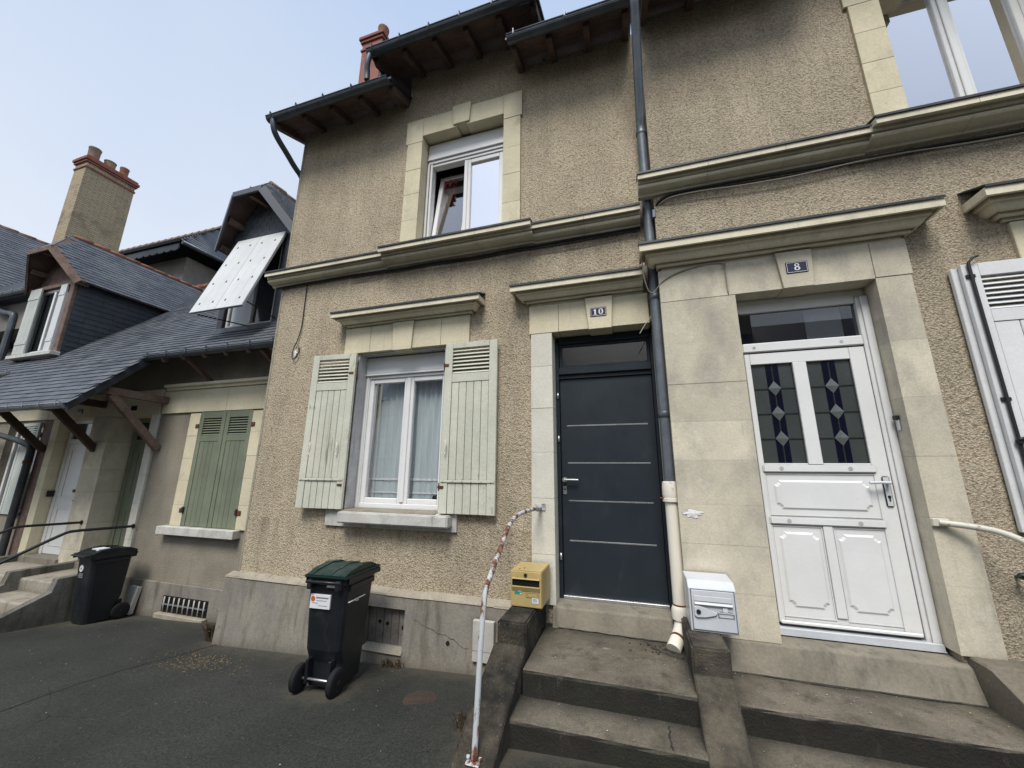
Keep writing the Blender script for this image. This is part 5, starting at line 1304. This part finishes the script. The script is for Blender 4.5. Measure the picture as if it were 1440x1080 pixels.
# ================================================================== wheelie bins
def bin_(name, label, loc, rz, w=.38, d=.45, h=.80, lid='bingreen', s=1.0, sticker=True, wheelside=-1, fr_sticker=False):
    """local frame: handle / wheels at -y, front at +y"""
    root = thing(name, label, 'bin', loc, rz, None, local=True)
    mb = MB()
    wt, wb, dt, db = w/2, w/2*.80, d/2, d/2*.74
    def ring(hw, y0, y1, z, c):
        return [(-hw+c,y0,z),(hw-c,y0,z),(hw-c*.3,y0+c*.3,z),(hw,y0+c,z),(hw,y1-c,z),(hw-c*.3,y1-c*.3,z),(hw-c,y1,z),(-hw+c,y1,z),(-hw+c*.3,y1-c*.3,z),(-hw,y1-c,z),(-hw,y0+c,z),(-hw+c*.3,y0+c*.3,z)]
    zs_ = [.03,.05,.20,.30,h*.6,h-.05,h-.045,h]; rings = []
    for z in zs_:
        t = z/h; hw = wb+(wt-wb)*t; y1 = db+(dt-db)*t; y0 = -dt*.86-(dt*.14)*t
        if z < .22: y0 += .035
        if z > h-.048: hw += .012; y1 += .012; y0 -= .012
        rings.append([mb.bm.verts.new(p) for p in ring(hw, y0, y1, z, .04)])
    for a, b in zip(rings, rings[1:]):
        for k in range(12): f = mb.bm.faces.new((a[k],a[(k+1)%12],b[(k+1)%12],b[k])); f.smooth = False
    mb.bm.faces.new(rings[0][::-1]); mb.bm.faces.new(rings[-1])
    # ribs on the flanks and grip brackets
    for sx in (-1,1):
        mb.box(min(sx*wt*.98,sx*(wt+.016)), max(sx*wt*.98,sx*(wt+.016)), -dt*.8, dt*.85, h-.10, h-.05, .006)
        mb.box(sx*(wt-.05)-.02, sx*(wt-.05)+.02, -dt-.055, -dt+.02, h-.075, h-.005, .006)
        mb.box(min(sx*(wb-.055),sx*(wb-.03)), max(sx*(wb-.055),sx*(wb-.03)), -dt-.01, -dt+.08, .07, .24, .005)
    body = mb.build('body','binblack',root)
    mb = MB()
    # lid: rim and raised crown with grooves
    mb.box(-wt-.022, wt+.022, -dt-.035, dt+.05, h+.002, h+.028, .010, seg=2)
    P = [(-dt-.03,h+.028),(-dt+.05,h+.062),(0,h+.082),(dt-.06,h+.066),(dt+.02,h+.03)]
    for (xa, xb, dz) in ((-wt,-wt+.055,.0),(-wt+.057,-.045+.0,-.012),(-.043,.043,-.004),(.045,wt-.057,-.012),(wt-.055,wt,.0)):
        mb.prism([(p[0],p[1]+dz*(0 if i in (0,4) else 1)) for i,p in enumerate(P)],'X',xa,xb,bev=.004)
    mb.build('lid',lid,root)
    mb = MB(); mb.prism([(dt+.035,h-.004),(dt+.085,h+.004),(dt+.09,h+.016),(dt+.04,h+.022)],'X',-wt*.9,wt*.9,bev=.003)
    mb.box(-wt-.024,-wt-.018,-dt,dt+.04,h-.035,h+.006,.002); mb.box(wt+.018,wt+.024,-dt,dt+.04,h-.035,h+.006,.002)
    mb.build('lid_rim','binblack',root)
    mb = MB(); mb.tube([(-wt+.02,-dt-.045,h-.02),(wt-.02,-dt-.045,h-.02)],.013,10); mb.build('handle','binblack',root)
    mb = MB(); mb.tube([(-wt+.0,-dt+.01,.10),(wt-.0,-dt+.01,.10)],.009,10); mb.build('axle','alu',root)
    for sx in (-1,1):
        xw = sx*(wt-.018)
        mb = MB(); mb.lathe([(.055,-.024),(.088,-.024),(.098,-.018),(.100,0),(.098,.018),(.088,.024),(.055,.024)], (xw,-dt+.01,.10),'X',28); wh = mb.build('wheel','rubber',root)
        mb = MB(); mb.lathe([(.0545,-.020),(.054,.020)],(xw,-dt+.01,.10),'X',24); mb.lathe([(.02,-.028),(.02,.028)],(xw,-dt+.01,.10),'X',12)
        for k in range(6):
            a = k*math.pi/3; mb.beam((xw+.0,-dt+.01+.02*math.cos(a),.10+.02*math.sin(a)),(xw,-dt+.01+.075*math.cos(a),.10+.075*math.sin(a)),.052,.012,up=(1,0,0))
        mb.build('hub','binblack',wh)
    return root, (wt,dt,wb)
b1, (wt,dt,wb) = bin_('wheelie_bin', 'black wheelie bin with dark green lid and white label, under the ground floor window', (-2.435,-.60,0), R(4), .36, .41, .825)
mb = MB(); yb_ = -dt-.004; mb.box(-.135,.05,yb_-.006,yb_+.010,.60,.705,.002); lb = mb.build('label','label',b1)
mb = MB(); mb.lathe([(.019,yb_-.0085),(.019,yb_-.006)],(-.107,0,.672),'Y',18); mb.build('emblem','orange',lb)
mb = MB()
for i, (u0,u1) in enumerate(((-.08,.035),(-.075,.02),(-.115,-.06),(-.05,.03))): mb.box(u0,u1,yb_-.0075,yb_-.0062,.677-(i*.018),.677-(i*.018)+(.009 if i == 0 else .003))
mb.build('print','ink',lb)
mb = MB(); mb.box(.015,.10,yb_-.022,yb_-.006,.765,.778,.003); mb.build('handle_tag','label',b1)
mb = MB(); mb.box(wt*.985+.0,wt*.985+.012,-.16,.06,.645,.650); mb.box(wt*.985,wt*.985+.011,-.07,-.03,.632,.636); mb.build('mark','label',b1)
b2, (wt,dt,wb) = bin_('wheelie_bin', 'black wheelie bin with black lid beside the green door of the left house', (-6.94,.14,gz(-6.94,.14)-.006), R(180-4), .38, .42, .85, 'binblack')
mb = MB(); mb.box(-.10,.06,.02,.14,.905,.925); mb.build('lid_sticker','label',b2)
mb = MB(); yb_ = dt; mb.lathe([(.042,yb_-.022),(.042,yb_-.004)],(.05,0,.69),'Y',20); ls = mb.build('sticker','label',b2)
mb = MB(); mb.lathe([(.012,yb_-.003),(.012,yb_-.001)],(.05,0,.69),'Y',12); mb.build('emblem','ink',ls)
mb = MB()
for i in range(3): mb.box(.0,.10,yb_-.04,yb_-.010-i*.001,.615-i*.020,.628-i*.020)
mb.build('print','ink',b2)
b1.location.z = gz(-2.42,-.72) - .0

# ================================================================== number plates
def ellring(mb, cx, cz, rx, rz_, ix, iz, y, n=28):
    A = [mb.bm.verts.new((cx+rx*math.cos(2*math.pi*k/n), y, cz+rz_*math.sin(2*math.pi*k/n))) for k in range(n)]
    B_ = [mb.bm.verts.new((cx+ix*math.cos(2*math.pi*k/n), y, cz+iz*math.sin(2*math.pi*k/n))) for k in range(n)]
    for k in range(n): mb.bm.faces.new((A[k],A[(k+1)%n],B_[(k+1)%n],B_[k]))
def plate(x0,x1,z0,z1,y,label,digits):
    t = thing('number_plate', label, 'house number', ((x0+x1)/2,y,z0))
    mb = MB(); mb.box(x0,x1,y-.006,y,z0,z1,.003,seg=2); mb.build('plate','enamel',t)
    mb = MB(); frame4(mb,x0+.006,x1-.006,y-.0075,y-.0062,z0+.006,z1-.006,.003,.0004); mb.build('border','enamelwhite',t)
    mb = MB(); digits(mb, (x0+x1)/2, (z0+z1)/2, y-.0085); mb.build('numerals','enamelwhite',t)
def ten(mb,cx,cz,y):
    x = cx-.028
    mb.box(x-.007,x+.007,y,y+.002,cz-.027,cz+.027); mb.box(x-.015,x+.015,y,y+.0019,cz-.031,cz-.026); mb.prism([(x-.007,cz+.027),(x-.007,cz+.015),(x-.019,cz+.012),(x-.019,cz+.016)],'Y',y,y+.0018)
    ellring(mb,cx+.026,cz,.022,.031,.009,.026,y)
def eight(mb,cx,cz,y):
    ellring(mb,cx,cz-.013,.021,.018,.009,.011,y); ellring(mb,cx,cz+.017,.017,.015,.008,.009,y-.0004)
plate(-.30,-.148,3.180,3.272,-.052,'dark blue enamel plate numbered 10 on the keystone above the anthracite door', ten)
plate(1.315,1.468,3.308,3.408,-.205,'rust edged dark blue enamel plate numbered 8 on the keystone above the white door', eight)
for x, lb_ in ((-9.30,'small dark number plate over the white door of the left house'),(-7.875,'small dark number plate over the green door of the left house')):
    mb = MB(); mb.box(x-.07,x+.07,YL-.045,YL-.036,2.65,2.73,.003); tag(mb.build('number_plate','enamel'), lb_, 'house number')
# bells
t = thing('doorbell', 'white doorbell push with dark cap in the reveal right of the white door', 'doorbell', (1.9,-.08,2.0))
mb = MB(); mb.box(1.893,1.9045,-.095,-.065,2.02,2.10,.003); mb.build('push','mailwhite',t)
mb = MB(); mb.box(1.880,1.9045,-.10,-.060,2.10,2.13,.003); mb.build('cap','bell',t)
mb = MB(); mb.box(-9.64,-9.45,YL+.0,YL+.04,1.22,1.31,.006); 
tag(mb.build('intercom','bell'), 'small black intercom box beside the white door of the left house', 'intercom') if False else mb.bm.free()
mb = MB(); mb.box(-9.797,-9.77,YL+.03,YL+.15,1.22,1.32,.005); tag(mb.build('intercom','bell'), 'small black intercom box on the reveal of the left house white door', 'intercom')

# ================================================================== cables
def cable(pts, r, mat, label, name='cable', it=2):
    mb = MB(); mb.tube(pts, r, 6, smooth_iters=it); return tag(mb.build(name, mat), label, 'cable')
random.seed(3)
def run(x0, x1, y, zf, n=14, a=.012):
    return [(x0+(x1-x0)*i/n, y, zf(x0+(x1-x0)*i/n)+random.uniform(-a,a)) for i in range(n+1)]
cable(run(-4.42,.22,-.03,lambda x: 4.075+.012*math.sin(x*1.3)),.014,'cable','thick black cable under the lower string course, left of the downpipe')
cable(run(-3.2,.2,-.045,lambda x: 4.045-.02*math.sin((x+3.2)/3.4*math.pi),12,.01),.007,'cable','thin black cable sagging below the thick one under the string course of number 10')
cable([(.335,-.10,4.17),(.40,-.17,4.24)]+run(.5,3.6,-.18,lambda x: 4.275+.01*math.sin(x*2),12,.008),.015,'cable','thick black cable under the upper string course, right of the downpipe')
cable([(.345,-.12,4.18),(.45,-.19,4.235)]+run(.6,3.6,-.20,lambda x: 4.245-.03*math.sin((x-.6)*2.1)**2,14,.006),.006,'cable_grey','thin grey cable looping below the thick cable on the house numbered 8')
cable([(-3.93,-.012,4.10),(-3.93,-.012,3.8),(-3.92,-.012,3.5),(-3.95,-.02,3.30),(-4.0,-.03,3.18),(-3.99,-.03,3.05),(-3.93,-.03,3.06),(-3.90,-.02,3.15),(-3.93,-.01,3.22)],.006,'cable','thin dark cable hanging in a loop near the left corner of number 10')
cable([(.215,-.215,3.80),(.20,-.24,3.62),(.205,-.22,3.45),(.24,-.17,3.31),(.29,-.16,3.30),(.36,-.19,3.40),(.50,-.19,3.465),(.70,-.19,3.505),(.85,-.19,3.505),(.875,-.19,3.47),(.878,-.19,3.22)],.005,'cable_grey','thin beige cable looping from the downpipe to the lintel above the white door')
cable([(.25,-.10,3.10),(.20,-.13,3.03),(.14,-.15,2.93)],.004,'cable_grey','short loose beige wire end beside the downpipe above the anthracite door',it=1)
mb = MB(); mb.box(.33,.36,-.16,-.12,4.08,4.17,.004); tag(mb.build('junction_box','zinc'),'small grey junction box where the cables meet beside the downpipe','junction box')
# filler patches
def patch(cx,cz,y,rx,rz_,label,seed):
    random.seed(seed); mb = MB(); n = 22; ctr = mb.bm.verts.new((cx,y-.006,cz)); rg = []
    for k in range(n):
        q = random.uniform(.55,1.1); a = 2*math.pi*k/n; rg.append(mb.bm.verts.new((cx+rx*q*math.cos(a), y-.001, cz+rz_*q*math.sin(a))))
    for k in range(n): mb.bm.faces.new((ctr,rg[k],rg[(k+1)%n]))
    return tag(mb.build('filler_patch','plaster'),label,'filler')
patch(.435,1.395,-.181,.085,.035,'ragged white filler patch on the stone pier left of the white door',1)
patch(-3.965,3.14,-.012,.03,.05,'small white filler patch on the roughcast near the left corner',2)

# ================================================================== ground things
mb = MB(); cx, cy = -1.60,-.66; z = gz(cx,cy)
mb.lathe([(.125,z-.01),(.125,z+.004),(.118,z+.007)],(cx,cy,0),'Z',28,smooth=False); mb.lathe([(.03,z+.008),(.025,z+.012)],(cx+.01,cy+.01,0),'Z',12); tag(mb.build('water_cover','rustcover'),'round rust brown water cover set in the asphalt','utility cover')
mc = thing('meter_cover','off white meter panel on the plinth behind the rusty handrail','panel',(-1.315,-.12,.11))
mb = MB(); mb.box(-1.41,-1.215,-.142,-.10,.115,.435,.004); mb.build('panel','meter',mc)
mb = MB(); mb.box(-1.41,-1.215,-.1435,-.1425,.20,.203); mb.box(-1.345,-1.34,-.1435,-.1425,.205,.43); mb.build('seam','ink',mc)
mb = MB(); M_ = Matrix.Translation((-6.88,.48,-.27)) @ Matrix.Rotation(R(-7),4,'X') @ Matrix.Rotation(R(4),4,'Y'); mb.box(-.085,.085,-.03,.03,0,.35,.006,M_); tag(mb.build('stone_slab','meter'),'small pale slab leaning on the wall beside the black-lidded bin','slab')
mb = MB(); mb.lathe([(.018,-.108),(.018,-.098),(.006,-.098)],(-1.66,0,.21),'Y',14); tag(mb.build('drain_hole_cap','blackiron'),'small dark round cap set in the cracked plinth','cap')
# crack in plinth
mb = MB(); random.seed(11); x, z = -2.02, .36
pts = [(x,z)]
for i in range(22): x += .026; z -= random.uniform(-.004,.019); pts.append((x,z))
f = lambda z: -.0815-.065*(.555-z)
for (a,b),(c,d) in zip(pts,pts[1:]): w = random.uniform(.0006,.0017); mb.quad((a,f(b)-.002,b-w),(c,f(d)-.002,d-w),(c,f(d)-.002,d+w),(a,f(b)-.002,b+w))
mb.build('crack','seam',H)
# gravel, litter
def scatter(n, fn, smin, smax, mat, name, label, seed):
    random.seed(seed); mb = MB()
    for _ in range(n):
        p = fn()
        if p is None: continue
        x, y, z = p; s = random.uniform(smin,smax); a = random.random()*6.3; ca, sa = math.cos(a)*s, math.sin(a)*s*.6; h = s*.4
        mb.add([(x-ca,y-sa,z),(x+sa,y-ca,z),(x+ca,y+sa,z),(x-sa,y+ca,z),(x,y,z+h)],[(0,1,4),(1,2,4),(2,3,4),(3,0,4)])
    return tag(mb.build(name,mat),label,'litter',kind='stuff')
def pg():
    x, y = random.gauss(-4.0,.26), random.gauss(-.55,.13)
    return (x,y,gz(x,y)+.002)
scatter(420, pg, .004,.011,'grit','gravel','patch of yellow brown grit on the asphalt',5)
def pl():
    x, y = random.uniform(-6.5,-.9), random.uniform(-2.6,.3 if True else 0)
    if y > -.15 and x > -4.45: return None
    return (x,y,gz(x,y)+.002)
scatter(190, pl, .002,.006,'leaf','litter_specks','pale specks of litter over the asphalt',6)
def ps():
    k = random.random()
    if k < .45: x, y, z = random.uniform(-.7,.27), random.uniform(-.78,-.1), .437
    elif k < .6: x, y, z = random.uniform(-.7,.27), random.uniform(-1.04,-.83), .276
    elif k < .9: x, y, z = random.uniform(.55,1.9), random.uniform(-.65,-.28), .371
    else: x, y, z = random.uniform(.55,1.9), random.uniform(-.95,-.7), .213
    return (x,y,z)
scatter(90, ps, .002,.006,'leaf','step_litter','tiny specks of litter lying on the steps',8)
def pd():
    x, y = .12+random.gauss(0,.09), -.22+random.gauss(0,.07)
    if not (-.6 < x < .27 and -.6 < y < -.1): return None
    return (x,y,.437)
scatter(70, pd, .004,.012,'rustcover','soil_crumbs','dark soil crumbs below the foot of the downpipe',9)
def weed(cx, cy, n, hgt, label, seed, spread=.07):
    random.seed(seed); mb = MB()
    for _ in range(n):
        x, y = cx+max(-1.4,min(1.4,random.gauss(0,1)))*spread, cy+max(-1.4,min(1.4,random.gauss(0,1)))*spread*.35; z = gz(x,y); q = [(x,y,z)]
        dx, dy = random.uniform(-.4,.4), random.uniform(-.6,.1)
        for k in (1,2,3): t = k/3*hgt*random.uniform(.6,1.1); q.append((x+dx*t*t/hgt,y+dy*t*t/hgt,z+t))
        mb.tube(q,[.003,.003,.0025,.001],4)
        for k in (1,2): 
            a = Vector(q[k]); r = .012; w = Vector((random.uniform(-1,1),random.uniform(-1,1),random.uniform(-.3,1)))*r; u = Vector((random.uniform(-1,1),random.uniform(-1,1),.3))*r
            mb.add([a,a+w,a+w+u,a+u],[(0,1,2,3)])
    return tag(mb.build('dry_weed','dryweed'),label,'weed')
weed(-2.17,-.16,38,.08,'dry brown weed at the foot of the boarded cellar vent',21)
weed(-4.52,-.04,120,.20,'dry dark weed growing at the left corner of the plinth',22,.07)
weed(-4.85,.45,110,.22,'straggly dry weed against the cellar grille',23,.12)
weed(-1.07,-.95,60,.13,'dry weed tuft against the outer face of the step wall',24,.07)

# ================================================================== houses across the street (seen in the window reflections)
for i, (x0, x1, zt, lab) in enumerate(((-16,-7,6.2,'rendered house across the street, far left'),(-6,4,7.2,'rendered house across the street, opposite the doors'),(5,15,6.4,'rendered house across the street, far right'))):
    o = thing('opposite_house', lab, 'house', ((x0+x1)/2,-17,0))
    holes = [(x0+1+k*2.2, x0+2.1+k*2.2, z, z+1.5) for k in range(int((x1-x0-1)/2.2)) for z in (1.0,3.7)]
    mb = MB(); wall_grid(mb, x0, x1, -.5, zt, holes, -17, -16.7); mb.box(x0,x1,-24,-17.01,-.5,zt-.02); mb.build('wall','renderL',o)
    mb = MB(); mb.prism([(-16.3,zt-.1),(-20.3,zt+3.6),(-24.5,zt-.1)],'X',x0-.1,x1+.1); rf = mb.build('roof','slate_dark',o)
    mb = MB(); mb.box(x0+1.2,x0+1.9,-20.6,-19.6,zt+2.5,zt+5.0); mb.build('chimney','renderfar',rf)

# look-alike kinds carry a shared group phrase
GR = {'handrail':'tubular handrails by the steps','wheelie_bin':'wheelie bins on the asphalt','mailbox':'mailboxes on the step walls','number_plate':'house number plates over the doors',
      'cable':'cables fixed to the facades','dry_weed':'dry weeds at the foot of the walls','front_steps':'flights of steps to the front doors','opposite_house':'houses across the street',
      'terraced_house':'attached roughcast houses','slate_roofed_house':'slate roofed houses to the left','net_curtain':'net curtains behind the ground floor window','filler_patch':'white filler patches on the walls'}
for o in C.objects:
    if o.parent is None and o.name.split('.')[0] in GR and 'label' in o: o['group'] = GR[o.name.split('.')[0]]
# ================================================================== camera
cam = bpy.data.cameras.new('camera'); co = bpy.data.objects.new('camera', cam); C.objects.link(co)
rx = Vector((0.95598632,0.29331113,0.00766381)); uy = Vector((0.05887963,-0.21736329,0.97431329)); fw = Vector((-0.28744277,0.93097894,0.22506638))
Mx = Matrix(((rx.x,uy.x,-fw.x,0),(rx.y,uy.y,-fw.y,-3.6),(rx.z,uy.z,-fw.z,1.7),(0,0,0,1)))
# columns: right, up, -forward  (rows above give world components)
Mx = Matrix(((rx[0],uy[0],-fw[0],0),(rx[1],uy[1],-fw[1],-3.6),(rx[2],uy[2],-fw[2],1.7),(0,0,0,1)))
co.matrix_world = Mx
cam.sensor_width = 36; cam.lens = 536.289/1440*36; cam.clip_start = .05; cam.clip_end = 2000
sc.camera = co

# ================================================================== light
w = bpy.data.worlds.new('World'); sc.world = w; w.use_nodes = True; nt = w.node_tree
bg = nt.nodes['Background']
SUN_EL, SUN_AZ = 56, 178   # azimuth clockwise from +Y: behind the camera, a little to the right
sky = nt.nodes.new('ShaderNodeTexSky'); sky.sky_type = 'NISHITA'; sky.sun_disc = False
sky.sun_elevation = R(SUN_EL); sky.sun_rotation = R(SUN_AZ); sky.air_density = 1.2; sky.dust_density = 3.0; sky.ozone_density = 1.0
tc = nt.nodes.new('ShaderNodeTexCoord')
nz = N(nt,'ShaderNodeTexNoise',Scale=1.3,Detail=6.0,Roughness=.5); nt.links.new(tc.outputs['Generated'], nz.inputs['Vector'])
cl = ramp(nt, nz.outputs['Fac'], .25, .75, (.84,.84,.84,1), (.96,.96,.96,1))
sp_ = nt.nodes.new('ShaderNodeSeparateXYZ'); nt.links.new(tc.outputs['Generated'], sp_.inputs[0])
veil = ramp(nt, math_(nt, 'ADD', sp_.outputs['Z'], math_(nt, 'MULTIPLY', math_(nt, 'SUBTRACT', nz.outputs['Fac'], .5), .9)), .1, .8, (8.4,8.8,9.4,1), (4.9,6.2,8.5,1))
hz = mixc(nt, cl, sky.outputs[0], veil)
nt.links.new(hz, bg.inputs['Color']); bg.inputs['Strength'].default_value = .112
sun = bpy.data.lights.new('sun','SUN'); so = bpy.data.objects.new('sun', sun); C.objects.link(so)
sun.energy = 3.5; sun.angle = R(24); sun.color = (1,.965,.91)
az = R(SUN_AZ); el = R(SUN_EL)
d = Vector((math.sin(az)*math.cos(el), math.cos(az)*math.cos(el), math.sin(el)))
so.rotation_euler = d.to_track_quat('Z','Y').to_euler(); so.location = (0,-5,12)
sc.view_settings.view_transform = 'Standard'; sc.view_settings.look = 'None'; sc.view_settings.exposure = 0; sc.view_settings.gamma = 1
sc.render.engine = 'CYCLES'; sc.cycles.max_bounces = 8; sc.cycles.transparent_max_bounces = 12
